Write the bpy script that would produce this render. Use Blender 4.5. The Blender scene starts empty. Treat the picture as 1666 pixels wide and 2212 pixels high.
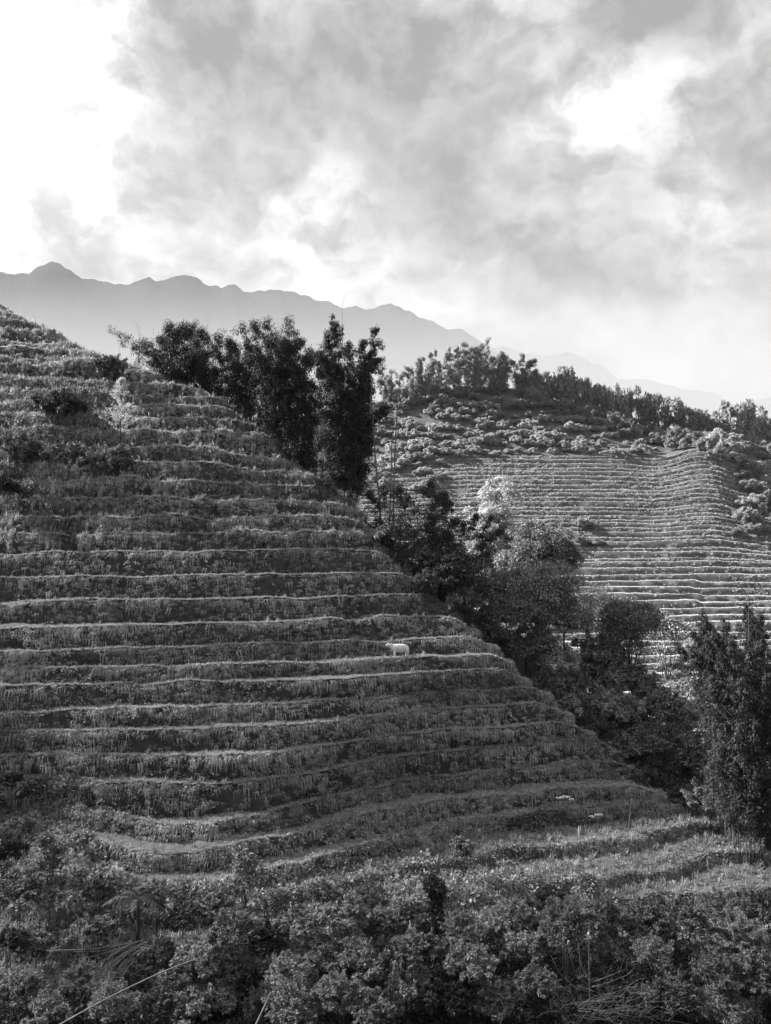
import bpy, math
import numpy as np
from mathutils import Vector
from mathutils.bvhtree import BVHTree

R = math.radians
SC = bpy.context.scene
COL = SC.collection

# ------------------------------------------------------------------ camera, sky, sun, exposure
FPX = 1660.0                 # focal length, in units of 1/1666 of the frame width
PITCH = R(2.0)
cam_data = bpy.data.cameras.new("camera")
cam = bpy.data.objects.new("camera", cam_data)
COL.objects.link(cam)
SC.camera = cam
cam_data.sensor_fit = 'HORIZONTAL'
cam_data.sensor_width = 36.0
cam_data.lens = 36.0 * FPX / 1666.0
cam_data.clip_start = 0.5
cam_data.clip_end = 30000.0
cam.location = (0, 0, 0)
cam.rotation_euler = (R(90) + PITCH, 0, 0)
SC.render.resolution_x, SC.render.resolution_y = 771, 1024

SUN_AZ, SUN_EL = R(-72), R(36)
SUN_DIR = Vector((math.sin(SUN_AZ) * math.cos(SUN_EL), math.cos(SUN_AZ) * math.cos(SUN_EL), math.sin(SUN_EL)))
sun_data = bpy.data.lights.new("sun", 'SUN')
sun_data.energy = 4.6
sun_data.angle = R(0.5)
sun_data.color = (1.0, 1.0, 1.0)          # the photograph is black and white
sun = bpy.data.objects.new("sun", sun_data)
COL.objects.link(sun)
sun.rotation_euler = SUN_DIR.to_track_quat('Z', 'Y').to_euler()
sun.location = (-300, 200, 300)

SC.view_settings.view_transform = 'Standard'
SC.view_settings.look = 'None'
SC.view_settings.exposure = 2.6
SC.view_settings.gamma = 1.0
SC.view_settings.use_curve_mapping = False
try:
    SC.cycles.max_bounces = 6
    SC.cycles.diffuse_bounces = 3
    SC.cycles.glossy_bounces = 1
    SC.cycles.transmission_bounces = 3
    SC.cycles.transparent_max_bounces = 4
    SC.cycles.volume_bounces = 0
    SC.cycles.use_denoising = True
except Exception:
    pass


def ray(px, row):
    """direction of a viewing ray, scaled to y = 1"""
    u = (np.asarray(px, float) - 833.0) / FPX
    v = (1106.0 - np.asarray(row, float)) / FPX
    c, s = math.cos(PITCH), math.sin(PITCH)
    y = c - s * v
    z = s + c * v
    return u / y, z / y


def at(px, row, Y):
    u, z = ray(px, row)
    return np.stack(np.broadcast_arrays(u * Y, np.asarray(Y, float), z * Y), -1)


def px_of(P):
    """where a world point falls in the view (used only to skip growth that lies outside it)"""
    c, s = math.cos(PITCH), math.sin(PITCH)
    f = P[:, 1] * c + P[:, 2] * s
    v = -P[:, 1] * s + P[:, 2] * c
    return 833 + FPX * P[:, 0] / f, 1106 - FPX * v / f


def nd(nt, kind, **kw):
    n = nt.nodes.new(kind)
    for k, v in kw.items():
        setattr(n, k, v)
    return n


def mth(nt, op, a, b=None, c=None, clamp=False):
    n = nd(nt, 'ShaderNodeMath', operation=op)
    n.use_clamp = clamp
    for i, v in enumerate((a, b, c)):
        if v is None:
            continue
        if isinstance(v, (int, float)):
            n.inputs[i].default_value = v
        else:
            nt.links.new(v, n.inputs[i])
    return n.outputs[0]


world = bpy.data.worlds.new("World")
SC.world = world
world.use_nodes = True
wt = world.node_tree
wt.nodes.clear()


def build_sky():
    L = wt.links.new
    out = nd(wt, 'ShaderNodeOutputWorld')
    bg = nd(wt, 'ShaderNodeBackground')
    bg.inputs['Strength'].default_value = SKY_STRENGTH
    L(bg.outputs[0], out.inputs['Surface'])
    sky = nd(wt, 'ShaderNodeTexSky', sky_type='NISHITA')
    sky.sun_disc = False
    sky.sun_elevation = SUN_EL
    sky.sun_rotation = SUN_AZ % (2 * math.pi)
    bw = nd(wt, 'ShaderNodeRGBToBW')
    L(sky.outputs[0], bw.inputs[0])
    tc = nd(wt, 'ShaderNodeTexCoord')
    d0 = tc.outputs['Generated']
    # two octaves of domain warp give the cloud masses ragged outlines

    def warp(vec, scale, amt, detail):
        n = nd(wt, 'ShaderNodeTexNoise')
        n.inputs['Scale'].default_value = scale
        n.inputs['Detail'].default_value = detail
        n.inputs['Roughness'].default_value = 0.55
        L(vec, n.inputs['Vector'])
        s = nd(wt, 'ShaderNodeVectorMath', operation='SUBTRACT')
        L(n.outputs['Color'], s.inputs[0])
        s.inputs[1].default_value = (.5, .5, .5)
        m = nd(wt, 'ShaderNodeVectorMath', operation='SCALE')
        L(s.outputs[0], m.inputs[0])
        m.inputs['Scale'].default_value = amt
        a = nd(wt, 'ShaderNodeVectorMath', operation='ADD')
        L(vec, a.inputs[0])
        L(m.outputs[0], a.inputs[1])
        return a.outputs[0]
    d = warp(d0, 5.0, 0.10, 8.0)
    d = warp(d, 18.0, 0.05, 8.0)
    # cloud masses: (x, y in the view, angular radius, brightness change)
    blobs = [
        (0, 120, 290, .7), (40, 330, 215, .5), (-280, 150, 420, .85), (110, 470, 130, .30), (205, 525, 80, .22),
        (1370, 185, 130, .30), (1250, 250, 100, .15), (1175, 335, 90, .20), (1190, 85, 100, .18), (1450, 250, 130, .13),
        (1575, 545, 140, .36), (1640, 870, 140, .08), (740, 560, 230, .16), (600, 520, 190, .10), (1110, 300, 60, .16),
        (1290, 440, 260, .05), (690, 400, 130, .10), (1500, 420, 120, .16), (960, 660, 140, .10), (420, 170, 130, .06),
        (840, 470, 90, .12), (1610, 90, 60, .20), (330, 600, 190, .10), 
        (330, 40, 200, -.20), (520, 90, 270, -.17), (900, 190, 260, -.21), (1010, 240, 170, -.10), (830, 60, 190, -.10),
        (920, 405, 150, -.17), (1060, 370, 130, -.19), (1140, 330, 80, -.12), (1310, 40, 180, -.34), (1420, -20, 150, -.2),
        (1640, 230, 220, -.30), (1650, 430, 130, -.24), (350, 440, 230, -.17), (470, 330, 230, -.08), (40, 500, 150, -.36),
        (180, 560, 110, -.18), (620, 180, 220, -.10), (1090, 560, 260, -.11), (1400, 620, 260, -.06), (1150, 190, 130, -.12),
        (1640, 660, 170, -.10), (760, 640, 420, -.12), (1180, 800, 460, -.15), (1500, 560, 300, -.08), (780, 330, 200, -.08), (1520, 760, 260, -.05),
    ]
    acc = None
    for (px, py, rad, amp) in blobs:
        u, z = ray(px, py)
        c = Vector((float(u), 1.0, float(z))).normalized()
        ds = nd(wt, 'ShaderNodeVectorMath', operation='DISTANCE')
        L(d, ds.inputs[0])
        ds.inputs[1].default_value = c
        mr = nd(wt, 'ShaderNodeMapRange', interpolation_type='SMOOTHERSTEP')
        L(ds.outputs['Value'], mr.inputs['Value'])
        mr.inputs['From Min'].default_value = 0.0
        mr.inputs['From Max'].default_value = 1.35 * rad / FPX
        mr.inputs['To Min'].default_value = amp
        mr.inputs['To Max'].default_value = 0.0
        acc = mr.outputs[0] if acc is None else mth(wt, 'ADD', acc, mr.outputs[0])

    def fbm(vec, scale, detail, rough, lo, hi):
        n = nd(wt, 'ShaderNodeTexNoise')
        n.inputs['Scale'].default_value = scale
        n.inputs['Detail'].default_value = detail
        n.inputs['Roughness'].default_value = rough
        L(vec, n.inputs['Vector'])
        m = nd(wt, 'ShaderNodeMapRange', interpolation_type='SMOOTHSTEP')
        L(n.outputs['Fac'], m.inputs['Value'])
        m.inputs['From Min'].default_value = lo
        m.inputs['From Max'].default_value = hi
        m.inputs['To Min'].default_value = -1.0
        m.inputs['To Max'].default_value = 1.0
        return m.outputs[0]
    # billows are wider than they are high
    sq = nd(wt, 'ShaderNodeMapping')
    sq.inputs['Rotation'].default_value = (0, R(24), 0)
    sq.inputs['Scale'].default_value = (1.0, 1.0, 1.5)
    L(d, sq.inputs[0])
    b1 = fbm(sq.outputs[0], 5.0, 10.0, .56, .30, .70)
    b2 = fbm(sq.outputs[0], 12.0, 10.0, .60, .36, .64)
    b3 = fbm(d0, 30.0, 8.0, .62, .34, .66)
    f = mth(wt, 'ADD', mth(wt, 'MULTIPLY', b1, .19), mth(wt, 'ADD', mth(wt, 'MULTIPLY', b2, .22), mth(wt, 'MULTIPLY', b3, .06)))
    # the bright gaps are torn at their edges
    sh = mth(wt, 'MULTIPLY_ADD', b2, .55, 1.0)
    v = mth(wt, 'ADD', mth(wt, 'MULTIPLY', mth(wt, 'MULTIPLY', acc, SKY_CONTRAST), sh), f)
    v = mth(wt, 'ADD', v, SKY_BASE)
    v = mth(wt, 'MINIMUM', mth(wt, 'MAXIMUM', v, 0.2), 2.2)
    v = mth(wt, 'MULTIPLY', v, SKY_GAIN / SKY_STRENGTH)
    mx = nd(wt, 'ShaderNodeMix', data_type='FLOAT')
    mx.inputs['Factor'].default_value = 0.93
    L(bw.outputs[0], mx.inputs['A'])
    L(v, mx.inputs['B'])
    L(mx.outputs['Result'], bg.inputs['Color'])


SKY_BASE, SKY_CONTRAST, SKY_GAIN, SKY_STRENGTH = 0.60, 0.82, 0.205, 0.06
build_sky()


# ------------------------------------------------------------------ helpers
def tag(o, label=None, cat=None, group=None, kind=None):
    if label:
        o['label'] = label
    if cat:
        o['category'] = cat
    if group:
        o['group'] = group
    if kind:
        o['kind'] = kind
    return o


def link(o, parent=None):
    COL.objects.link(o)
    if parent is not None:
        o.parent = parent
    return o


def empty(name, loc=(0, 0, 0), rz=0.0, parent=None):
    o = bpy.data.objects.new(name, None)
    o.empty_display_size = 0.5
    o.location = loc
    o.rotation_euler = (0, 0, rz)
    return link(o, parent)


def mesh_of(name, verts, faces, mat=None, smooth=False):
    """faces: an (n, k) integer array, or a list of such arrays"""
    me = bpy.data.meshes.new(name)
    verts = np.ascontiguousarray(verts, dtype=np.float32)
    fl = faces if isinstance(faces, list) else [faces]
    fl = [np.asarray(f, dtype=np.int32) for f in fl if len(f)]
    nl = sum(f.size for f in fl)
    npoly = sum(len(f) for f in fl)
    me.vertices.add(len(verts))
    me.vertices.foreach_set('co', verts.ravel())
    me.loops.add(nl)
    me.polygons.add(npoly)
    me.loops.foreach_set('vertex_index', np.concatenate([f.ravel() for f in fl]))
    tot = np.concatenate([np.full(len(f), f.shape[1], np.int32) for f in fl])
    me.polygons.foreach_set('loop_start', np.concatenate([[0], np.cumsum(tot)[:-1]]).astype(np.int32))
    me.polygons.foreach_set('loop_total', tot)
    if smooth:
        me.polygons.foreach_set('use_smooth', np.ones(npoly, bool))
    me.update(calc_edges=True)
    me.validate()
    if mat:
        me.materials.append(mat)
    return me


def obj(name, me, parent=None, loc=None):
    o = bpy.data.objects.new(name, me)
    if loc is not None:
        o.location = loc
    return link(o, parent)


def grid_faces(nr, nc, off=0):
    a = np.arange(nr - 1)[:, None] * nc + np.arange(nc - 1)[None, :] + off
    return np.stack([a, a + 1, a + nc + 1, a + nc], -1).reshape(-1, 4)


def join(parts):
    vs, fs, off = [], {}, 0
    for v, f in parts:
        v = np.asarray(v, float)
        for q in (f if isinstance(f, list) else [f]):
            q = np.asarray(q)
            if len(q):
                fs.setdefault(q.shape[1], []).append(q + off)
        vs.append(v)
        off += len(v)
    return np.concatenate(vs), [np.concatenate(q) for q in fs.values()]


def tube(pts, rad, sides=6):
    """a tapered tube along a polyline; returns (verts, faces)"""
    pts = np.asarray(pts, float)
    n = len(pts)
    rad = np.broadcast_to(np.asarray(rad, float), (n,)) if np.ndim(rad) == 0 or len(np.atleast_1d(rad)) == n else np.linspace(rad[0], rad[1], n)
    t = np.gradient(pts, axis=0)
    t /= np.linalg.norm(t, axis=1)[:, None] + 1e-9
    ref = np.where(np.abs(t[:, 2:3]) < 0.9, np.array([[0, 0, 1.0]]), np.array([[1.0, 0, 0]]))
    ref = np.broadcast_to(ref[n // 2], (n, 3))
    a = np.cross(t, ref)
    a /= np.linalg.norm(a, axis=1)[:, None] + 1e-9
    b = np.cross(t, a)
    ang = np.arange(sides) / sides * 2 * np.pi
    ring = a[:, None, :] * np.cos(ang)[None, :, None] + b[:, None, :] * np.sin(ang)[None, :, None]
    v = (pts[:, None, :] + ring * rad[:, None, None]).reshape(-1, 3)
    i = np.arange(n - 1)[:, None] * sides
    j = np.arange(sides)[None, :]
    k = (j + 1) % sides
    f = np.stack([i + j, i + k, i + sides + k, i + sides + j], -1).reshape(-1, 4)
    caps = np.array([list(range(sides))[::-1], list(range((n - 1) * sides, n * sides))])
    return v, [f, caps]


def smooth_noise(rng, n, step):
    """1-D value noise, one knot every `step` samples, about -1..1"""
    k = int(n / step) + 4
    kn = rng.uniform(-1, 1, k)
    x = np.arange(n) / step
    i = x.astype(int)
    t = x - i
    t = t * t * (3 - 2 * t)
    return kn[i] * (1 - t) + kn[i + 1] * t


def unit(v):
    return v / (np.linalg.norm(v, axis=-1, keepdims=True) + 1e-9)


# ------------------------------------------------------------------ materials (greys: the photograph is monochrome)
def new_mat(name):
    m = bpy.data.materials.new(name)
    m.use_nodes = True
    nt = m.node_tree
    nt.nodes.clear()
    out = nd(nt, 'ShaderNodeOutputMaterial')
    return m, nt, out


def leaf_mat(name, lo, hi, trans=0.3, rough=0.55, spec=0.3, inst=False, trans_gain=1.3, curve=1.7):
    m, nt, out = new_mat(name)
    L = nt.links.new
    geo = nd(nt, 'ShaderNodeNewGeometry')
    oi = nd(nt, 'ShaderNodeObjectInfo')
    f = geo.outputs['Random Per Island']
    if inst:
        at_ = nd(nt, 'ShaderNodeAttribute', attribute_type='INSTANCER', attribute_name='tone')
        f = mth(nt, 'ADD', mth(nt, 'MULTIPLY', f, 0.45), mth(nt, 'MULTIPLY', at_.outputs['Fac'], 0.55))
    else:
        f = mth(nt, 'ADD', mth(nt, 'MULTIPLY', f, 0.7), mth(nt, 'MULTIPLY', oi.outputs['Random'], 0.3))
    f = mth(nt, 'POWER', f, curve)
    g = mth(nt, 'MULTIPLY_ADD', f, hi - lo, lo)
    p = nd(nt, 'ShaderNodeBsdfPrincipled')
    p.inputs['Roughness'].default_value = rough
    p.inputs['Specular IOR Level'].default_value = spec
    L(g, p.inputs['Base Color'])
    if trans > 0:
        tr = nd(nt, 'ShaderNodeBsdfTranslucent')
        L(mth(nt, 'MULTIPLY', g, trans_gain), tr.inputs['Color'])
        mx = nd(nt, 'ShaderNodeMixShader')
        mx.inputs[0].default_value = trans
        L(p.outputs[0], mx.inputs[1])
        L(tr.outputs[0], mx.inputs[2])
        L(mx.outputs[0], out.inputs['Surface'])
    else:
        L(p.outputs[0], out.inputs['Surface'])
    return m


def earth_mat(name, lo, hi, flat=None, scale=1.5, bump=0.25, rough=0.95):
    """soil and low growth; level ground may carry its own (paler, grassier) tone"""
    m, nt, out = new_mat(name)
    L = nt.links.new
    tc = nd(nt, 'ShaderNodeTexCoord')
    n1 = nd(nt, 'ShaderNodeTexNoise')
    n1.inputs['Scale'].default_value = scale
    n1.inputs['Detail'].default_value = 8
    n1.inputs['Roughness'].default_value = 0.65
    L(tc.outputs['Object'], n1.inputs['Vector'])
    n2 = nd(nt, 'ShaderNodeTexNoise')
    n2.inputs['Scale'].default_value = scale * 0.13
    n2.inputs['Detail'].default_value = 4
    L(tc.outputs['Object'], n2.inputs['Vector'])
    f = mth(nt, 'ADD', mth(nt, 'MULTIPLY', n1.outputs['Fac'], 0.75), mth(nt, 'MULTIPLY', n2.outputs['Fac'], 0.25))
    f = mth(nt, 'MULTIPLY_ADD', f, 2.6, -0.8, clamp=True)
    g = mth(nt, 'MULTIPLY_ADD', f, hi - lo, lo)
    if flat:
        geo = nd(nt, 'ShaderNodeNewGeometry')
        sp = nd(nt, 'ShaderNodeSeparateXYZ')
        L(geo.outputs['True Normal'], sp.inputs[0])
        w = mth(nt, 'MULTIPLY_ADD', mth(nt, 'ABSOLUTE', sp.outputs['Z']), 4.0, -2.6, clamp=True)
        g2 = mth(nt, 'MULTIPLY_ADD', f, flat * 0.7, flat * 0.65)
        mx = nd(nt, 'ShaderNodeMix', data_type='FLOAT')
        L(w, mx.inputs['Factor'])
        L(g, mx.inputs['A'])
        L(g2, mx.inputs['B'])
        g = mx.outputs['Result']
    p = nd(nt, 'ShaderNodeBsdfPrincipled')
    p.inputs['Roughness'].default_value = rough
    p.inputs['Specular IOR Level'].default_value = 0.0
    L(g, p.inputs['Base Color'])
    if bump:
        b = nd(nt, 'ShaderNodeBump')
        b.inputs['Strength'].default_value = 0.8
        b.inputs['Distance'].default_value = bump
        L(n1.outputs['Fac'], b.inputs['Height'])
        L(b.outputs[0], p.inputs['Normal'])
    L(p.outputs[0], out.inputs['Surface'])
    return m


def bark_mat(name, lo, hi, scale=(6, 6, 1.2), rough=0.75):
    m, nt, out = new_mat(name)
    L = nt.links.new
    tc = nd(nt, 'ShaderNodeTexCoord')
    mp = nd(nt, 'ShaderNodeMapping')
    mp.inputs['Scale'].default_value = scale
    L(tc.outputs['Object'], mp.inputs[0])
    n1 = nd(nt, 'ShaderNodeTexNoise')
    n1.inputs['Scale'].default_value = 1.0
    n1.inputs['Detail'].default_value = 6
    L(mp.outputs[0], n1.inputs['Vector'])
    f = mth(nt, 'MULTIPLY_ADD', n1.outputs['Fac'], 2.2, -0.6, clamp=True)
    p = nd(nt, 'ShaderNodeBsdfPrincipled')
    p.inputs['Roughness'].default_value = rough
    p.inputs['Specular IOR Level'].default_value = 0.25
    L(mth(nt, 'MULTIPLY_ADD', f, hi - lo, lo), p.inputs['Base Color'])
    L(p.outputs[0], out.inputs['Surface'])
    return m


M = dict(
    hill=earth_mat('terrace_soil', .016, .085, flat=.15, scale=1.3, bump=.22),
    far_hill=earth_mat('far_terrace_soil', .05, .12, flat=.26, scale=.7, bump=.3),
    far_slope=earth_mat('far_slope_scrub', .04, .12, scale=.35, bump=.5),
    ground=earth_mat('valley_ground', .012, .04, scale=.6, bump=.3),
    mountain=earth_mat('mountain_forest', .012, .018, scale=.006, bump=0),
    hang=leaf_mat('hanging_grass', .08, .85, trans=.25, rough=.6, spec=.2, inst=True, curve=1.15),
    lip=leaf_mat('bank_edge_grass', .26, .66, trans=.3, rough=.6, spec=.2, inst=True, curve=1.0),
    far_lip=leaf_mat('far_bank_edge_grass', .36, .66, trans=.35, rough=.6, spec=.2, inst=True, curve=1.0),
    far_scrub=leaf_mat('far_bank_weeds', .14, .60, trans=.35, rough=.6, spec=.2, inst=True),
    weed=leaf_mat('weed_leaf', .07, .72, trans=.25, rough=.5, spec=.2, inst=True, curve=1.3),
    plume=leaf_mat('seed_plume', .45, .75, trans=.3, rough=.8, spec=.1, inst=True, curve=1.0),
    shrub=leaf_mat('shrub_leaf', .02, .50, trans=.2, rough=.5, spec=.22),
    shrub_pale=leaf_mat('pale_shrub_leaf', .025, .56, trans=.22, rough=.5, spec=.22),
    gully=leaf_mat('gully_leaf', .045, .80, trans=.25, rough=.5, spec=.25),  # raised leaf tone stands in for sunlight that misses the gully plants
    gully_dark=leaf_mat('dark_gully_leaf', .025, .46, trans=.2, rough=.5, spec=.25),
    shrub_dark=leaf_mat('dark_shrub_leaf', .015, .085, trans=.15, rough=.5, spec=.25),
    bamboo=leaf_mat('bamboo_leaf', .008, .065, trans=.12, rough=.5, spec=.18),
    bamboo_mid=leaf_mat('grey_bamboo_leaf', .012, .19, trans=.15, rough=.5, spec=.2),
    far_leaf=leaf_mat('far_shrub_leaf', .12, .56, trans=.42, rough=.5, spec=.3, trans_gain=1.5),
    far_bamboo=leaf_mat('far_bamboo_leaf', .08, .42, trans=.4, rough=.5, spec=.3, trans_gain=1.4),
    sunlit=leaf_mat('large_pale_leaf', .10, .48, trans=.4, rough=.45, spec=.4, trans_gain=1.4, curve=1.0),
    silver=leaf_mat('silvery_leaf', .45, .82, trans=.35, rough=.5, spec=.3, curve=1.0),
    bark=bark_mat('bark', .03, .10),
    culm=bark_mat('bamboo_culm', .05, .20),
    pole=bark_mat('dry_bamboo', .14, .34, scale=(2, 2, 2), rough=.5),
    twig=bark_mat('dead_twig', .07, .18, scale=(3, 3, 3)),
    hide=bark_mat('pale_hide', .52, .86, scale=(1.6, 1.6, 1.6), rough=.7),
    horn=bark_mat('horn', .05, .10, scale=(5, 5, 5), rough=.45),
)


# ------------------------------------------------------------------ the near terraced hillside
# bank edges read along the slope, from the foot upwards: (edge line, where the bank turns the corner, distance at x = 400)
EYE = 1165.0
NEAR = [
    ([(0, 2130), (233, 2130), (555, 2095), (855, 2040), (1310, 1940), (1700, 1912)], 1760, 51.5),
    ([(0, 2035), (233, 2050), (555, 2030), (855, 1965), (1110, 1915), (1310, 1893), (1410, 1872), (1610, 1826)], 1640, 54),
    ([(0, 1950), (233, 1975), (400, 1978), (555, 1955), (855, 1880), (1110, 1838), (1310, 1812), (1410, 1797), (1510, 1772)], 1545, 56.5),
    ([(0, 1865), (233, 1902), (333, 1906), (467, 1899), (555, 1886), (722, 1842), (855, 1806), (989, 1772), (1110, 1761), (1444, 1722)], 1475, 59),
    ([(0, 1765), (100, 1780), (183, 1806), (233, 1826), (333, 1837), (450, 1836), (555, 1816), (722, 1779), (855, 1746), (989, 1722), (1110, 1710), (1394, 1690)], 1425, 61),
    ([(0, 1715), (100, 1728), (183, 1749), (267, 1762), (367, 1774), (450, 1775), (555, 1760), (722, 1719), (855, 1690), (989, 1672), (1110, 1660), (1344, 1643)], 1375, 63.5),
    ([(0, 1674), (117, 1680), (267, 1692), (367, 1696), (555, 1687), (689, 1666), (822, 1637), (955, 1621), (1110, 1608), (1304, 1592)], 1330, 66),
    ([(0, 1630), (233, 1629), (367, 1632), (555, 1630), (689, 1614), (822, 1591), (955, 1577), (1110, 1568), (1244, 1558)], 1272, 68),
    ([(0, 1580), (233, 1577), (555, 1573), (722, 1559), (822, 1546), (955, 1532), (1110, 1524), (1194, 1517)], 1222, 70),
    ([(0, 1537), (233, 1531), (555, 1522), (722, 1511), (889, 1497), (1110, 1486), (1154, 1478)], 1180, 72),
    ([(0, 1484), (233, 1477), (367, 1474), (555, 1472), (722, 1466), (889, 1455), (1110, 1441)], 1132, 74),
    ([(0, 1445), (267, 1440), (555, 1432), (755, 1425), (889, 1419), (1022, 1413), (1072, 1410)], 1098, 75.8),
    ([(0, 1407), (200, 1401), (367, 1398), (555, 1391), (755, 1384), (889, 1379), (1039, 1375)], 1062, 77.5),
    ([(0, 1359), (167, 1354), (333, 1350), (555, 1345), (722, 1338), (889, 1333), (955, 1332)], 1018, 79.5),
    ([(0, 1302), (200, 1297), (555, 1293), (722, 1288), (922, 1282)], 972, 82),
    ([(0, 1249), (230, 1244), (530, 1241), (755, 1238), (870, 1239)], 920, 84.5),
    ([(0, 1195), (200, 1192), (400, 1191), (555, 1188), (722, 1186), (822, 1190)], 868, 87),
    ([(0, 1152), (333, 1157), (555, 1151), (700, 1150), (790, 1152)], 826, 89),
    ([(0, 1120), (233, 1117), (433, 1115), (555, 1117), (700, 1116), (780, 1120)], 802, 90.5),
    ([(0, 1082), (300, 1078), (555, 1081), (672, 1084), (755, 1088)], 776, 92.5),
    ([(0, 1050), (270, 1036), (400, 1035), (555, 1050), (690, 1051), (730, 1056)], 748, 94.5),
    ([(0, 1012), (283, 996), (433, 1002), (555, 1021), (672, 1026)], 706, 96.5),
    ([(0, 975), (283, 965), (433, 962), (555, 993), (640, 996)], 664, 98.5),
    ([(0, 935), (300, 931), (467, 934), (555, 938), (610, 946)], 628, 101),
    ([(0, 900), (267, 901), (433, 903), (555, 912)], 596, 103),
    ([(0, 872), (283, 878), (433, 876), (500, 884)], 540, 105),
    ([(0, 846), (283, 851), (400, 853), (493, 865)], 512, 107),
    ([(0, 822), (276, 829), (367, 831), (443, 845)], 462, 109),
    ([(0, 786), (166, 789), (283, 791), (383, 805)], 408, 112),
    ([(0, 772), (116, 780), (200, 781), (283, 780), (300, 783)], 318, 114),
    ([(0, 750), (116, 759), (233, 768)], 250, 117),
    ([(0, 732), (100, 734), (180, 745)], 200, 119.5),
    ([(0, 714), (83, 720), (143, 727)], 160, 122),
    ([(0, 689), (67, 701), (105, 706)], 122, 125),
    ([(0, 674), (33, 678), (75, 692)], 88, 128),
    ([(-300, 640), (-60, 646), (0, 652), (20, 658)], 36, 131),
    ([(-300, 606), (-90, 622), (-50, 632)], -40, 134),
    ([(-500, 560), (-300, 576), (-160, 596)], -140, 139),
    ([(-600, 525), (-330, 548)], -320, 144),
]
XL = -760.0
NC, NCURL = 330, 16


def edge_row(pts, x):
    px = np.array([p[0] for p in pts], float)
    pr = np.array([p[1] for p in pts], float)
    sl = (pr[1] - pr[0]) / (px[1] - px[0])
    left = np.clip(sl, -.06, .06)
    se = np.clip((pr[-1] - pr[-2]) / (px[-1] - px[-2]), -.2, .3)
    xx = np.concatenate([[XL - 10], px, [px[-1] + 400]])
    rr = np.concatenate([[pr[0] + left * (XL - px[0]) * .5], pr, [pr[-1] + se * 400]])
    g = np.linspace(XL - 10, xx[-1], 1400)
    v = np.interp(g, xx, rr)
    k = np.hanning(45)
    k /= k.sum()
    v = np.convolve(np.pad(v, 22, mode='edge'), k, mode='valid')
    return np.interp(x, g, v)


def near_lines():
    rng = np.random.default_rng(4)
    s = np.concatenate([np.linspace(0, .30, 40, endpoint=False), np.linspace(.30, 1, NC - 40)])
    out = []
    for (pts, xe, Y4) in NEAR:
        x = XL + (xe - XL) * s
        r = edge_row(pts, x)
        r4 = float(edge_row(pts, np.array([400.0]))[0])
        t = (x - 400) / 700.0
        g = 1 + .10 * np.clip(t, 0, 2) + .03 * np.clip(-t, 0, 2)
        lev = np.clip((r4 - EYE) / np.where(np.abs(r - EYE) < 20, 20, r - EYE), .9, 1.45)
        w = np.clip((r4 - EYE - 90) / 120, 0, 1)
        Y = Y4 * (lev * w + g * (1 - w))
        P = at(x, r, Y)
        n = len(x)
        amp = 1.0 if r4 > 1170 else 1.9
        P[:, 1] += .12 * amp * smooth_noise(rng, n, 3) + .28 * amp * smooth_noise(rng, n, 11)
        P[:, 2] += .045 * amp * smooth_noise(rng, n, 2.2) + .07 * amp * smooth_noise(rng, n, 7)
        for q in range(7):
            cx = rng.uniform(min(-100, xe - 400), xe)
            P[:, 2] += rng.uniform(-.34, .26) * min(amp, 1.5) * np.exp(-((x - cx) / rng.uniform(22, 70)) ** 2)
        # round the corner and run back out of sight
        d = unit(P[-1] - P[-14])[:2]
        h0 = math.atan2(d[1], d[0])
        hf = R(158)
        q = P[-1].copy()
        c = []
        for m in range(NCURL):
            f = min(1.0, (m + 1) / 6.0)
            h = h0 + (hf - h0) * f
            st = .42 if m < 8 else .8 + (m - 8) * .9
            q = q + np.array([math.cos(h) * st, math.sin(h) * st, 0.0])
            c.append(q.copy())
        out.append(np.concatenate([P, np.array(c)]))
    drops = []
    for k in range(len(out)):
        E = out[k]
        h = 1.6 if k == 0 else np.clip(np.interp(NEAR[k][1], px_of(E)[0][:NC], E[:NC, 2]) - np.interp(NEAR[k][1], px_of(out[k - 1])[0][:NC], out[k - 1][:NC, 2]), .4, 3)
        x = px_of(E)[0][:NC]
        t = np.clip((x - (NEAR[k][1] - 62)) / 62, 0, 1)
        drops.append(np.concatenate([.82 * h * t ** 1.5, np.full(NCURL, .82 * h)]))
    for E, d in zip(out, drops):
        E[:, 2] -= d
    return out


EDGES = near_lines()
NT = EDGES[0].shape[0]


def outward(E):
    t = np.gradient(E, axis=0)
    n = np.stack([t[:, 1], -t[:, 0], np.zeros(len(E))], -1)
    return unit(n)


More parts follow.
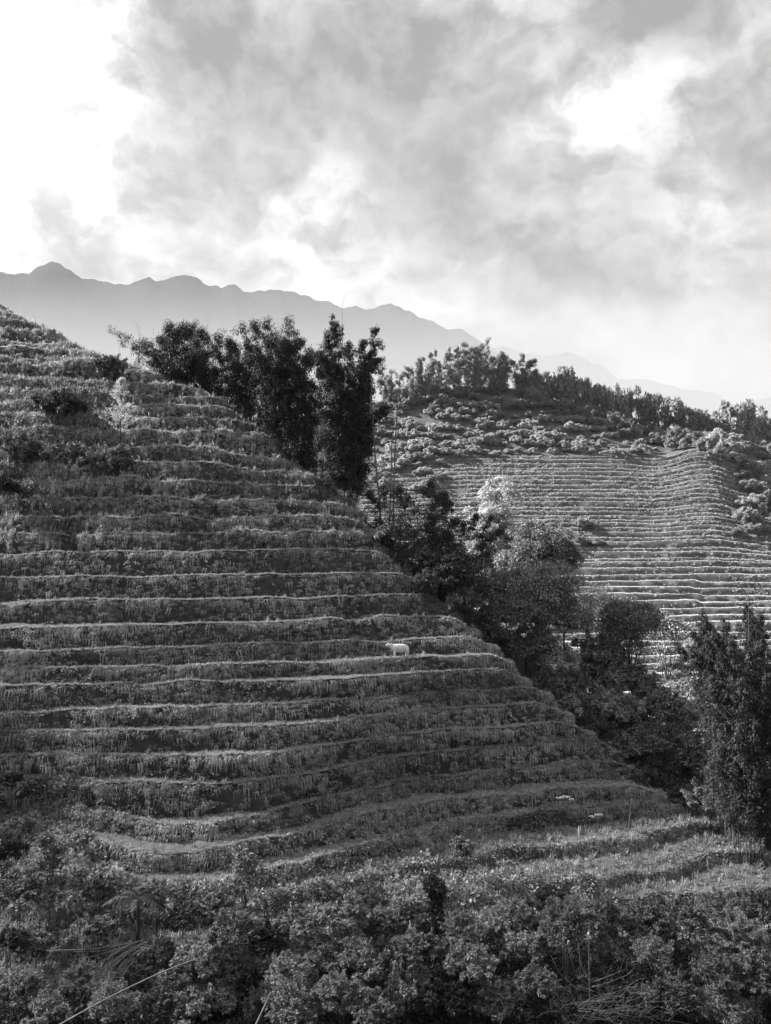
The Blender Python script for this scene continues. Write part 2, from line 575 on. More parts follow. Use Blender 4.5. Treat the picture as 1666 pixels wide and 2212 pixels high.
def build_terraces(edges, mat, root, rng, batter=.42, rows=5, lip=.14, rough=.11, min_tread=.5, base_drop=2.2):
    """each terrace is one bank and the level bed above it; returns what scattering needs"""
    K = len(edges)
    outs = [outward(E) for E in edges]
    feet = []
    for k in range(K):
        E = edges[k]
        if k == 0:
            zl = E[:, 2] - base_drop
        else:
            Q = edges[k - 1]
            zl = np.interp(np.arange(len(E)), np.arange(len(Q)), Q[:, 2])
            zl = np.minimum(zl, E[:, 2] - .35)
        h = E[:, 2] - zl
        F = E + outs[k] * (batter * np.minimum(h, 2.6))[:, None]
        F[:, 2] = zl
        if k:
            # keep a bed in front of the bank
            Q = edges[k - 1]
            dep = np.sum((Q - F) * outs[k], axis=1)
            F -= outs[k] * np.clip(min_tread - dep, 0, 1.2)[:, None]
            F[:, 2] = zl
        feet.append(F)
    info = []
    for k in range(K):
        E, F, o = edges[k], feet[k], outs[k]
        n = len(E)
        G = []
        for i in range(rows):
            t = i / (rows - 1)
            p = F * (1 - t) + E * t
            b = lip * math.sin(math.pi * t) * (.5 + t) if 0 < t < 1 else 0
            if 0 < t < 1:
                p = p + o * (b + rough * smooth_noise(rng, n, 2.5) + rough * 1.6 * smooth_noise(rng, n, 9))[:, None]
            G.append(p)
        bank = np.concatenate(G)
        if k + 1 < K:
            N = feet[k + 1]
            mid = (E + N) / 2
            mid[:, 2] += .05 * smooth_noise(rng, n, 3)
            G2 = [E, mid, N]
        else:
            bk = E - o * 14
            bk[:, 2] -= 1.0
            N = bk
            G2 = [E, (E + bk) / 2, bk]
        verts = np.concatenate([bank] + G2[1:])
        fa = grid_faces(rows + 2, n)
        me = mesh_of('terrace', verts, fa[:, ::-1] if False else fa, mat, smooth=False)
        obj('terrace', me, root)
        info.append(dict(E=E, F=F, N=N, o=o, verts=verts, faces=fa, bank=np.array(G)))
    return info


hillside = empty('hillside', (0, 0, 0))
tag(hillside, 'steep grassy hillside cut into long narrow terraces, on the left', None, None, 'structure')
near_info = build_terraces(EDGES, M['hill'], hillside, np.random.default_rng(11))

# ------------------------------------------------------------------ the far terraced hillside
FAR_ROWS = [1690, 1662, 1634, 1606, 1578, 1552, 1526, 1500, 1478, 1458, 1438, 1420, 1402, 1386, 1370, 1348, 1332, 1316, 1299, 1283, 1269, 1254, 1242.5, 1226, 1214.5,
            1205.5, 1194, 1184, 1171, 1160, 1149, 1139, 1131, 1122.5, 1113.5, 1104, 1096, 1084, 1075.5, 1065.5,
            1057.5, 1047, 1037.5, 1029, 1018.5, 1010, 1001, 992.5, 985.0]


def far_Y(r):
    return np.interp(r, [800, 860, 985, 1050, 1165, 1250, 1330, 1450, 1600, 1700], [372, 345, 297, 275, 243, 222, 204, 184, 164, 152])


def far_lines():
    rng = np.random.default_rng(8)
    x = np.linspace(560, 2150, 360)
    out = []
    for i, r in enumerate(FAR_ROWS):
        w = np.clip((1250 - r) / 250, 0, 1)
        knoll = np.exp(-((x - 1518) / 62) ** 2) * 17 * w ** 1.5
        dip = np.exp(-((x - 1420) / 55) ** 2) * -7 * w ** 2
        fall = np.clip((x - 1545) / 120, 0, 3) ** 1.3 * 34 * w
        rise = -np.clip((x - 1250) / 400, 0, 2) * 3.5 * np.clip((r - 1160) / 120, 0, 1)
        rr = r - knoll - dip + fall + rise
        lft = np.clip((1010 - x) / 300, 0, 1.5) * 20 * (w - .2)
        rr = rr + lft
        # a bank that breaks and steps down, as hand-dug ones do
        if 1250 < r < 1300:
            rr = rr + 5.5 * (1 / (1 + np.exp(-(x - (1505 + 12 * math.sin(i * 2.1))) / 2.5)))
        Y = far_Y(r) + (1.2 * smooth_noise(rng, len(x), 30)) + .35 * smooth_noise(rng, len(x), 6)
        Y = Y - np.clip((x - 1545) / 120, 0, 3) * -14 * w
        P = at(x, rr, Y)
        P[:, 2] += .12 * smooth_noise(rng, len(x), 3) + .22 * smooth_noise(rng, len(x), 25) + rng.normal(0, .12)
        out.append(P)
    return out


FAR_EDGES = far_lines()
far_hillside = empty('terraced_hill', (0, 0, 0))
tag(far_hillside, 'distant sunlit hill ruled with fine level terraces', None, None, 'structure')
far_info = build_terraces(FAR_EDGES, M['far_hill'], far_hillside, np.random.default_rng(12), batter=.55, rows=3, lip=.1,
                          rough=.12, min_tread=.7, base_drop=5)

# upper slope of the far hill and its crest
CREST = [(500, 905), (700, 885), (800, 872), (850, 862), (900, 846), (960, 838), (1030, 836), (1110, 838), (1180, 856), (1250, 880), (1330, 905), (1400, 922),
         (1460, 940), (1520, 950), (1560, 944), (1610, 948), (1680, 985), (1800, 1030), (2150, 1120)]


def build_far_slope():
    rng = np.random.default_rng(21)
    top = FAR_EDGES[-1]
    n = len(top)
    x = np.linspace(560, 2150, n)
    u, z = ray(x, 985)
    cr = np.interp(x, [c[0] for c in CREST], [c[1] for c in CREST])
    lowrow = 1106 - FPX * np.tan(np.arctan2(top[:, 2], top[:, 1]) - PITCH)
    rows = []
    nr = 26
    for i in range(nr):
        t = i / (nr - 1)
        r = lowrow * (1 - t) + np.minimum(cr, lowrow - 4) * t
        Y = top[:, 1] + 1.2 + (46 * t ** .9)
        p = at(x, r, Y)
        if i:
            p[:, 2] += .35 * smooth_noise(rng, n, 5) * (1 if i < nr - 1 else .5)
        rows.append(p)
    b = rows[-1].copy()
    for k, (dy, dz) in enumerate([(8, -1.5), (20, -7), (60, -40), (160, -110)]):
        q = b.copy()
        q[:, 1] += dy
        q[:, 2] += dz
        rows.append(q)
    v = np.concatenate(rows)
    me = mesh_of('far_slope', v, grid_faces(len(rows), n), M['far_slope'], smooth=True)
    o = obj('hill_slope', me)
    tag(o, 'scrub covered upper slope of the distant hill', None, None, 'structure')
    return v, grid_faces(len(rows), n)


far_slope = build_far_slope()


# ------------------------------------------------------------------ gully beside the near hill, valley floor, ground to the horizon
def build_gully():
    rng = np.random.default_rng(31)
    rows = []
    for k in range(len(EDGES)):
        E = EDGES[k][NC - 1]
        if NEAR[k][1] < 300:
            break
        if k == 0:
            Z0 = E[2] - 1.5
        else:
            Z0 = E[2] - 1.6
        rr = []
        vd = unit(np.array([E[0], E[1], 0.0]))
        sd = np.array([vd[1], -vd[0], 0])
        for (a, b, dz) in [(-4, 4, -2.0), (-.5, 2.5, -2.2), (3.0, 4.5, -4.6), (8, 8, -8.5), (14, 13, -12), (24, 20, -17), (40, 32, -30), (64, 52, -56)]:
            p = E + sd * a + vd * b
            bench = min(1.0, .06 + .13 * max(0, k - 1))
            p[2] = Z0 + (dz * bench + (1.2 if k < 3 and a > 0 else 0) if a < 12 else dz - (5 if k < 8 else 0))
            p[2] += rng.uniform(-.25, .25)
            rr.append(p)
        rows.append(np.array(rr))
    n = len(rows[0])
    v = np.concatenate(rows)
    f = grid_faces(len(rows), n)
    o = obj('gully_slope', mesh_of('gully_slope', v, f, M['ground'], smooth=True))
    tag(o, 'dark overgrown gully falling away beside the terraces', None, None, 'structure')
    return v, f


gully = build_gully()


def ground_z(x, y):
    z = np.interp(y, [-400, -20, 0, 36, 40, 58, 75, 110, 160, 400, 1500, 4000, 12000], [20, 4, -1.8, -27.5, -29, -29.6, -32, -46, -58, -90, -160, -180, -200])
    return z + .5 * np.sin(x * .21 + 1) * np.cos(y * .17) + .35 * np.sin(x * .53 + y * .4)


def build_ground():
    xs = np.concatenate([[-9000, -4000, -2000, -1000, -500, -250, -150], np.linspace(-100, 100, 101), [150, 250, 500, 1000, 2000, 4000, 9000]])
    ys = np.concatenate([[-400, -200, -100, -50, -20], np.linspace(0, 80, 61), np.linspace(90, 200, 15), [260, 340, 500, 800, 1500, 2500, 4000, 8000, 12000]])
    X, Y = np.meshgrid(xs, ys)
    Z = ground_z(X, Y)
    v = np.stack([X, Y, Z], -1).reshape(-1, 3)
    f = grid_faces(len(ys), len(xs))
    o = obj('ground', mesh_of('ground', v, f, M['ground'], smooth=True))
    tag(o, 'valley floor under the thicket', None, None, 'structure')
    return v, f


ground = build_ground()


# ------------------------------------------------------------------ far mountains
def ridge_mesh(name, prof, Y, depth, seed, rough, zb, label, step=3.0, xr=(-1900, 3400)):
    rng = np.random.default_rng(seed)
    x = np.arange(xr[0], xr[1], step)
    r = np.interp(x, [p[0] for p in prof], [p[1] for p in prof])
    n = len(x)
    r = r + rough * (2.6 * smooth_noise(rng, n, 12) + 2.2 * smooth_noise(rng, n, 5) + 1.5 * smooth_noise(rng, n, 2))
    top = at(x, r, Y + 12 * smooth_noise(rng, n, 60))
    nr = 14
    rows = []
    sp = [smooth_noise(rng, n, s) for s in (70, 28, 12)]
    kk = np.hanning(41)
    soft = np.convolve(np.pad(top[:, 2], 20, mode='edge'), kk / kk.sum(), mode='valid')
    for i in range(nr):
        t = i / (nr - 1)
        p = top.copy()
        base = top[:, 2] if i == 0 else np.minimum(soft - 14, top[:, 2] - 4)
        p[:, 2] = base * (1 - t) + zb * t
        spur = (sp[0] * .55 + sp[1] * .3 + sp[2] * .15)
        p[:, 1] = top[:, 1] - depth * t
        rows.append(p)
    back = top.copy()
    back[:, 1] += depth
    back[:, 2] = zb
    v = np.concatenate([back] + rows)
    o = obj(name, mesh_of(name, v, grid_faces(nr + 1, n), M['mountain'], smooth=True))
    tag(o, label, None, None, 'structure')


ridge_mesh('mountains', [(-1900, 640), (-900, 560), (-300, 610), (-60, 578), (0, 585), (20, 592), (60, 590), (85, 573), (105, 565), (125, 567), (150, 585), (178, 602),
                         (200, 602), (245, 611), (268, 615), (290, 608), (322, 600), (340, 609), (370, 600), (400, 597), (428, 601), (452, 617),
                         (468, 614), (480, 622), (502, 615), (528, 629), (545, 628), (590, 627), (640, 631), (668, 639), (685, 650), (700, 650),
                         (730, 657), (742, 663), (770, 662), (805, 666), (825, 655), (845, 655), (880, 670), (920, 690), (948, 702), (968, 711),
                         (1000, 708), (1020, 722), (1070, 760), (1160, 800), (1320, 870), (1700, 960), (3400, 1090)], 4300, 900, 5, .9, -150,
           'near jagged mountain ridge across the hazy background')
ridge_mesh('far_mountains', [(-1900, 760), (0, 760), (800, 752), (1080, 748), (1140, 762), (1175, 768), (1205, 764), (1228, 758), (1250, 768), (1275, 782), (1305, 792),
                             (1335, 819), (1360, 820), (1392, 816), (1440, 832), (1480, 838), (1510, 843), (1545, 851), (1575, 868), (1600, 876),
                             (1640, 900), (3400, 1050)], 7000, 1200, 6, .6, -150, 'palest mountain ridge fading into the sky')
ridge_mesh('right_mountains', [(-1900, 1120), (1300, 1090), (1500, 940), (1560, 888), (1590, 874), (1620, 869), (1650, 860), (1700, 845), (1900, 800), (2500, 790),
                               (3400, 860)], 5600, 900, 7, .6, -150, 'hazy mountain shoulder rising at the far edge')

# ------------------------------------------------------------------ haze in the valley air
def box_mesh(name, lo, hi):
    x0, y0, z0 = lo
    x1, y1, z1 = hi
    v = [(x0, y0, z0), (x1, y0, z0), (x1, y1, z0), (x0, y1, z0), (x0, y0, z1), (x1, y0, z1), (x1, y1, z1), (x0, y1, z1)]
    f = np.array([(0, 3, 2, 1), (4, 5, 6, 7), (0, 1, 5, 4), (1, 2, 6, 5), (2, 3, 7, 6), (3, 0, 4, 7)])
    return mesh_of(name, np.array(v, float), f)


HAZE_DENSITY, HAZE_COLOR, HAZE_ANISO = 1.0e-4, 0.42, 0.0


def build_haze():
    m, nt, out = new_mat('haze_air')
    pv = nd(nt, 'ShaderNodeVolumePrincipled')
    pv.inputs['Color'].default_value = (HAZE_COLOR,) * 3 + (1,)
    pv.inputs['Density'].default_value = HAZE_DENSITY
    pv.inputs['Anisotropy'].default_value = HAZE_ANISO
    nt.links.new(pv.outputs[0], out.inputs['Volume'])
    me = box_mesh('haze', (-12500, -450, -260), (12500, 12500, 1830))
    me.materials.append(m)
    o = obj('haze', me)
    tag(o, 'pale haze hanging in the valley air', None, None, 'stuff')


build_haze()


def build_mist():
    """a bank of mist lying in the distant valley, clear of the hills and of the ground"""
    m, nt, out = new_mat('mist_air')
    pv = nd(nt, 'ShaderNodeVolumePrincipled')
    pv.inputs['Color'].default_value = (.66, .66, .66, 1)
    pv.inputs['Density'].default_value = MIST_DENSITY
    nt.links.new(pv.outputs[0], out.inputs['Volume'])
    me = box_mesh('valley_mist', (-7000, 1300, -110), (7000, 3250, 450))
    me.materials.append(m)
    tag(obj('mist', me), 'mist lying in the valley below the mountains', None, None, 'stuff')


MIST_DENSITY = 1.3e-3
SUNSHADE_DENSITY = 0.012  # vapour body added out of view to shade the near hill
build_mist()


def build_sunshade():
    """unseen vapour volume added high between the sun and the near hill, to thin the direct light there"""
    rng = np.random.default_rng(91)
    m, nt, out = new_mat('sunshade_vapour')
    pv = nd(nt, 'ShaderNodeVolumePrincipled')
    pv.inputs['Color'].default_value = (.9, .9, .9, 1)
    pv.inputs['Density'].default_value = SUNSHADE_DENSITY
    nt.links.new(pv.outputs[0], out.inputs['Volume'])
    nu, nv = 48, 24
    th = np.arange(nu) / nu * 2 * np.pi
    ph = np.linspace(0.03, np.pi - .03, nv)
    T, P = np.meshgrid(th, ph)
    d = np.stack([np.sin(P) * np.cos(T), np.sin(P) * np.sin(T), np.cos(P)], -1).reshape(-1, 3)
    r = 1 + .10 * np.sin(3 * d[:, 0] + 1) * np.cos(4 * d[:, 1]) + .06 * np.sin(7 * d[:, 0] + 5 * d[:, 2]) + .05 * np.cos(9 * d[:, 1] + 2)
    v = d * r[:, None] * np.array([150, 68, 34])
    i = np.arange(nv - 1)[:, None] * nu
    j = np.arange(nu)[None, :]
    k = (j + 1) % nu
    f = np.stack([i + j, i + nu + j, i + nu + k, i + k], -1).reshape(-1, 4)
    caps = [np.arange(nu)[None, :], np.arange((nv - 1) * nu, nv * nu)[None, ::-1]]
    me = mesh_of('sunshade', v, [f, np.concatenate(caps)], m, smooth=True)
    c = np.array([-20.0, 50.0, 0.0]) + np.array(SUN_DIR) * (2300 / SUN_DIR.z)
    tag(obj('sunshade', me, None, tuple(c)), 'thin cloud of vapour added out of view to dim the sun on the near hill', None, None, 'stuff')


build_sunshade()


# ------------------------------------------------------------------ scattered growth (real tufts, instanced)
def blade_tuft(rng, n, spread, h, w, out, droop, seg=3):
    """n grass blades from about the origin; out = how far they reach (local +X), droop = how far they fall"""
    V, F = [], []
    o = 0
    for i in range(n):
        b = np.array([rng.uniform(-.3, .3) * spread, rng.uniform(-1, 1) * spread, 0])
        yaw = rng.normal(0, .7) if out else rng.uniform(0, 6.28)
        d = np.array([math.cos(yaw), math.sin(yaw), 0])
        hh = h * rng.uniform(.55, 1.2)
        oo = (out if out else h * .45) * rng.uniform(.4, 1.2)
        dr = droop * rng.uniform(.4, 1.2)
        s = np.array([-d[1], d[0], 0]) * w * rng.uniform(.7, 1.3) / 2
        ring = []
        for k in range(seg + 1):
            t = k / seg
            p = b + d * oo * (1 - (1 - t) ** 1.7)
            p[2] += hh * (t * 1.6 - t * t * .6) - dr * t ** 2.2
            ring += [p - s * (1 - t * .85), p + s * (1 - t * .85)]
        V += ring
        for k in range(seg):
            F.append((o + 2 * k, o + 2 * k + 1, o + 2 * k + 3, o + 2 * k + 2))
        o += 2 * (seg + 1)
    return np.array(V), np.array(F)


def leaf_quads(pos, d, nrm, L, W, fold=.12):
    """one folded, pointed leaf per row"""
    d = unit(d)
    s = unit(np.cross(d, nrm))
    n = np.cross(s, d)
    L = np.broadcast_to(L, (len(pos),))[:, None]
    W = np.broadcast_to(W, (len(pos),))[:, None]
    v0 = pos
    v1 = pos + d * L * .42 + s * W * .5 + n * L * fold
    v2 = pos + d * L - n * L * fold * .8
    v3 = pos + d * L * .42 - s * W * .5 + n * L * fold
    v = np.stack([v0, v1, v2, v3], 1).reshape(-1, 3)
    f = np.arange(len(pos) * 4).reshape(-1, 4)
    return v, f


def sphere_dirs(rng, n, up=-1.0):
    z = rng.uniform(up, 1, n)
    a = rng.uniform(0, 2 * np.pi, n)
    r = np.sqrt(1 - z * z)
    return np.stack([r * np.cos(a), r * np.sin(a), z], -1)


def weed_tuft(rng, n, rad, L, W):
    u = sphere_dirs(rng, n, .0)
    p = u * rad * rng.uniform(.3, 1, (n, 1))
    d = u + np.array([0, 0, -.25]) + rng.normal(0, .35, (n, 3))
    return leaf_quads(p, d, np.array([0, 0, 1.0]) + u * .4 + rng.normal(0, .3, (n, 3)), L * rng.uniform(.7, 1.3, n), W * rng.uniform(.7, 1.3, n))


def plume_tuft(rng, n, h, L):
    parts = []
    for i in range(n):
        a = rng.uniform(0, 6.28)
        lean = rng.uniform(.1, .45)
        hh = h * rng.uniform(.7, 1.2)
        tip = np.array([math.cos(a) * lean * hh, math.sin(a) * lean * hh, hh])
        m = tip * np.array([.4, .4, .62])
        parts.append(tube([np.zeros(3), m, tip], (.012, .008), 3))
        d = unit(tip - m)
        k = 7
        q = tip[None] + d[None] * np.linspace(-.2, .6, k)[:, None] * L
        dd = d[None] + rng.normal(0, .35, (k, 3)) + np.array([0, 0, -.1])
        parts.append(leaf_quads(q, dd, rng.normal(0, 1, (k, 3)), L * .7, L * .36))
    return join(parts)


def scatter(name, mat, protos, pts, yaw, scale, tone, label, rng, tilt=.15):
    V, F, G = [], [], []
    off = 0
    for i, (v, f) in enumerate(protos):
        for q in (f if isinstance(f, list) else [f]):
            F.append(np.asarray(q) + off)
        V.append(np.asarray(v))
        G.append(np.full(len(v), i))
        off += len(v)
    n = len(pts)
    V.append(pts)
    G.append(np.full(n, 100))
    byk = {}
    for q in F:
        byk.setdefault(q.shape[1], []).append(q)
    me = mesh_of(name, np.concatenate(V), [np.concatenate(q) for q in byk.values()], mat)
    N = off + n
    if len(me.vertices) != N:
        raise RuntimeError('vertices lost in ' + name)

    def attr(nm, typ, key, val, width=1):
        a = me.attributes.new(nm, typ, 'POINT')
        full = np.zeros((N, width), np.int32 if typ == 'INT' else np.float32)
        full[off:] = np.asarray(val).reshape(n, width)
        a.data.foreach_set(key, full.ravel())
    a = me.attributes.new('grp', 'INT', 'POINT')
    a.data.foreach_set('value', np.concatenate(G).astype(np.int32))
    attr('var', 'INT', 'value', rng.integers(0, len(protos), n))
    rot = np.stack([rng.normal(0, tilt, n), rng.normal(0, tilt, n), yaw], -1)
    attr('rot', 'FLOAT_VECTOR', 'vector', rot, 3)
    attr('scl', 'FLOAT', 'value', scale)
    attr('tone', 'FLOAT', 'value', tone)
    o = obj(name, me)
    tag(o, label, None, None, 'stuff')
    ng = bpy.data.node_groups.new(name + '_growth', 'GeometryNodeTree')
    ng.interface.new_socket('Geometry', in_out='INPUT', socket_type='NodeSocketGeometry')
    ng.interface.new_socket('Geometry', in_out='OUTPUT', socket_type='NodeSocketGeometry')
    gi = ng.nodes.new('NodeGroupInput')
    go = ng.nodes.new('NodeGroupOutput')
    L = ng.links.new

    def named(nm, typ):
        k = ng.nodes.new('GeometryNodeInputNamedAttribute')
        k.data_type = typ
        k.inputs['Name'].default_value = nm
        return [s for s in k.outputs if s.enabled and s.name == 'Attribute'][0]

    def pick(val):
        c = ng.nodes.new('FunctionNodeCompare')
        c.data_type = 'INT'
        c.operation = 'EQUAL'
        ins = [s for s in c.inputs if s.enabled]
        L(grp, ins[0])
        ins[1].default_value = val
        s = ng.nodes.new('GeometryNodeSeparateGeometry')
        s.domain = 'POINT'
        L(gi.outputs[0], s.inputs['Geometry'])
        L(c.outputs[0], s.inputs['Selection'])
        return s.outputs['Selection']
    grp = named('grp', 'INT')
    jn = ng.nodes.new('GeometryNodeJoinGeometry')
    for i in range(len(protos)):
        g = ng.nodes.new('GeometryNodeGeometryToInstance')
        L(pick(i), g.inputs[0])
        L(g.outputs[0], jn.inputs[0])
    ip = ng.nodes.new('GeometryNodeInstanceOnPoints')
    L(pick(100), ip.inputs['Points'])
    L(jn.outputs[0], ip.inputs['Instance'])
    ip.inputs['Pick Instance'].default_value = True
    L(named('var', 'INT'), ip.inputs['Instance Index'])
    e = ng.nodes.new('FunctionNodeEulerToRotation')
    L(named('rot', 'FLOAT_VECTOR'), e.inputs[0])
    L(e.outputs[0], ip.inputs['Rotation'])
    L(named('scl', 'FLOAT'), ip.inputs['Scale'])
    L(ip.outputs[0], go.inputs[0])
    md = o.modifiers.new('growth', 'NODES')
    md.node_group = ng
    return o


def strip_points(rng, A, B, n, t_lo, t_hi, jmax, jmin=0, G=None):
    """n random points on the ruled strip from line A (t=0) to line B (t=1), even along its length"""
    seg = np.linalg.norm(np.diff(A[jmin:jmax], axis=0), axis=1)
    cum = np.concatenate([[0], np.cumsum(seg)])
    q = rng.uniform(0, cum[-1], n)
    j = np.clip(np.searchsorted(cum, q) - 1, 0, len(seg) - 1)
    f = ((q - cum[j]) / np.maximum(seg[j], 1e-6))[:, None]
    j = j + jmin
    t = rng.uniform(t_lo, t_hi, n)[:, None]
    if G is None:
        G = np.stack([A, B])
    r = t[:, 0] * (len(G) - 1)
    i = np.clip(r.astype(int), 0, len(G) - 2)
    t = (r - i)[:, None]
    a = G[i, j] * (1 - f) + G[i, j + 1] * f
    b = G[i + 1, j] * (1 - f) + G[i + 1, j + 1] * f
    return a * (1 - t) + b * t, j


def noise2(P, s, seed):
    """cheap smooth 3-D value noise by sines, 0..1"""
    r = np.random.default_rng(seed)
    v = np.zeros(len(P))
    for i in range(7):
        k = r.normal(0, 1, 3) * s * (1 + i * .4)
        v += np.sin(P @ k + r.uniform(0, 6.28)) / (1 + .3 * i)
    return np.clip(.5 + v * .22, 0, 1)


def grow_near():
    rng = np.random.default_rng(50)
    A = dict(hang=[], lip=[], weed=[], plume=[], rush=[], edge=[])
    ends = []
    jm = NC + 7
    j0 = 36
    for k, I in enumerate(near_info):
        E, F, N, o = I['E'], I['F'], I['N'], I['o']
        Ln = np.linalg.norm(np.diff(E[j0:jm], axis=0), axis=1).sum()
        wild = np.clip((k - 16) / 6, 0, 1) * np.clip((36 - k) / 5, 0, 1)
        low = k < 3

        def add(key, A_, B_, dens, lo, hi, push=0.0, sc=(.7, 1.3), dz=0.0):
            n = int(Ln * dens)
            p, j = strip_points(rng, A_, B_, n, lo, hi, jm, j0, I['bank'] if A_ is F else None)
            oo = o[j]
            p = p + oo * push * rng.uniform(.3, 1.2, (n, 1))
            p[:, 2] += dz
            yaw = np.arctan2(oo[:, 1], oo[:, 0]) + rng.normal(0, .25, n)
            A[key].append((p, yaw, rng.uniform(*sc, n)))
        # hanging dead and living grass on the bank
        add('hang', F, E, 15, .12, 1.0, .10, (.4, 1.1))
        add('hang', F, E, 6 + 5 * wild, .8, 1.0, .12, (.7, 1.3))
        # low leafy weeds
        add('weed', F, E, 7 + 3 * wild, .0, .9, .10, (.4, 1.1))
        add('weed', F, E, 6 + 4 * wild, .82, .96, .10, (.5, 1.0))
        # the pale grassy edge and bed
        add('edge', E, N, 16, -.03, .10, .04, (.5, .95))
        add('lip', E, N, 5, -.02, .10, .02, (.4, .85))
        add('lip', E, N, 5, .0, .35, 0, (.35, .7))
        add('lip', E, N, 4, .3, 1.0, 0, (.3, .6))
        if wild > 0 or low:
            add('rush', E, N, 2.6 * max(wild, .6), -.05, .5, .05, (.5, 1.2))
            add('rush', F, E, 1.8 * max(wild, .6), .3, .8, .1, (.6, 1.2))
            add('lip', E, N, 7, -.04, .2, .05, (.6, 1.1))
        else:
            add('rush', E, N, .5, -.05, .4, .05, (.4, .9))
        if wild > 0:
            # the left part of the upper slope has gone wild
            for key, a_, b_, dn, lo_, hi_, sc_ in (('rush', F, E, 9 * wild, .1, 1.05, (.6, 1.5)), ('weed', F, E, 9 * wild, .1, 1.1, (.8, 1.8)), ('rush', E, N, 6 * wild, .0, .8, (.6, 1.4))):
                add(key, a_, b_, dn, lo_, hi_, .2, sc_)
                p, yw, q = A[key][-1]
                kx = px_of(p)[0] < 270 + 90 * (noise2(p, .3, 40) - .5)
                kx &= noise2(p, .18, 41) > .35
                A[key][-1] = (p[kx], yw[kx], q[kx])
        if wild > 0:
            add('plume', F, E, 1.5 * max(wild, .2), .2, 1.0, .2, (.5, 1.1))
        if low:
            add('plume', F, E, .5, .2, 1.0, .15, (.7, 1.2))
        if 3 <= k < 10:
            add('lip', E, N, 9, .05, 1.0, 0, (.3, .7))
            add('weed', E, N, 2, .1, 1.0, 0, (.3, .7))
        if k < 3:
            add('weed', E, N, 7, .0, 1.0, 0, (.4, 1.1))
            add('rush', E, N, 8, .0, 1.0, 0, (.4, 1.1))
            add('lip', E, N, 4, .0, 1.0, 0, (.4, .8))
        if k > 14:
            ends.append((k, E, N, o))
    # rank grass where each upper terrace turns the corner
    for k, E, N, o in ends:
        n = 70 if k > 27 else 40
        p, j = strip_points(rng, E, N, n, -.1, .9, NC + 6, NC - 14)
        p[:, 2] -= rng.uniform(.0, .9, n)
        p += o[j] * rng.uniform(.1, .7, (n, 1))
        A['rush'].append((p, rng.uniform(0, 6.28, n), rng.uniform(.6, 1.5, n)))
    protos = dict(
        hang=[blade_tuft(rng, 12, .36, .10, .052, .26, .90) for _ in range(3)] + [blade_tuft(rng, 12, .34, .20, .048, .42, .55) for _ in range(4)],
        lip=[blade_tuft(rng, 11, .24, .34, .06, 0, .12, seg=2) for _ in range(4)],
        edge=[blade_tuft(rng, 14, .30, .17, .07, .30, .10, seg=2) for _ in range(4)],
        weed=[weed_tuft(rng, 16, .28, .22, .15) for _ in range(4)],
        rush=[blade_tuft(rng, 12, .16, .85, .065, 0, .45) for _ in range(4)],
        plume=[plume_tuft(rng, 1, 1.0, .28) for _ in range(3)] + [plume_tuft(rng, 2, .9, .25)],
    )
    spec = dict(
        hang=('hanging_grass', M['hang'], 'long grass hanging down the terrace banks'),
        lip=('bank_grass', M['lip'], 'pale short grass along the terrace edges'),
        edge=('edge_grass', M['lip'], 'pale line of short grass on the rim of each terrace'),
        weed=('bank_weeds', M['weed'], 'low leafy weeds growing on the terrace banks'),
        rush=('rush_grass', M['weed'], 'tall rough grass on the wilder terraces'),
        plume=('seed_grass', M['plume'], 'white seed heads dotted over the upper terraces'),
    )
    for key, (nm, mat, lab) in spec.items():
        p = np.concatenate([a[0] for a in A[key]])
        yaw = np.concatenate([a[1] for a in A[key]])
        sc = np.concatenate([a[2] for a in A[key]])
        x, y = px_of(p)
        keep = (x > -60) & (x < 1730)
        patch = noise2(p, .22, 3)
        if key in ('hang', 'weed'):
            pn = noise2(p, .5, 9 if key == 'hang' else 10)
            keep &= rng.uniform(0, 1, len(p)) < np.clip(.12 + 1.9 * pn ** 1.6, 0, 1)
        if key == 'lip':
            keep &= rng.uniform(0, 1, len(p)) < .45 + noise2(p, .4, 33) * 1.1
        if key == 'edge':
            keep &= rng.uniform(0, 1, len(p)) < .55 + noise2(p, .5, 34) * .7
        if key == 'plume':
            keep &= rng.uniform(0, 1, len(p)) < np.clip(noise2(p, .12, 12) * 1.6 - .25, 0, 1)
        p, yaw, sc, patch = p[keep], yaw[keep], sc[keep], patch[keep]
        tone = np.clip(.05 + .7 * patch + rng.normal(0, .22, len(p)), 0, 1)
        scatter(nm, mat, protos[key], p, yaw, sc, tone, lab, rng)


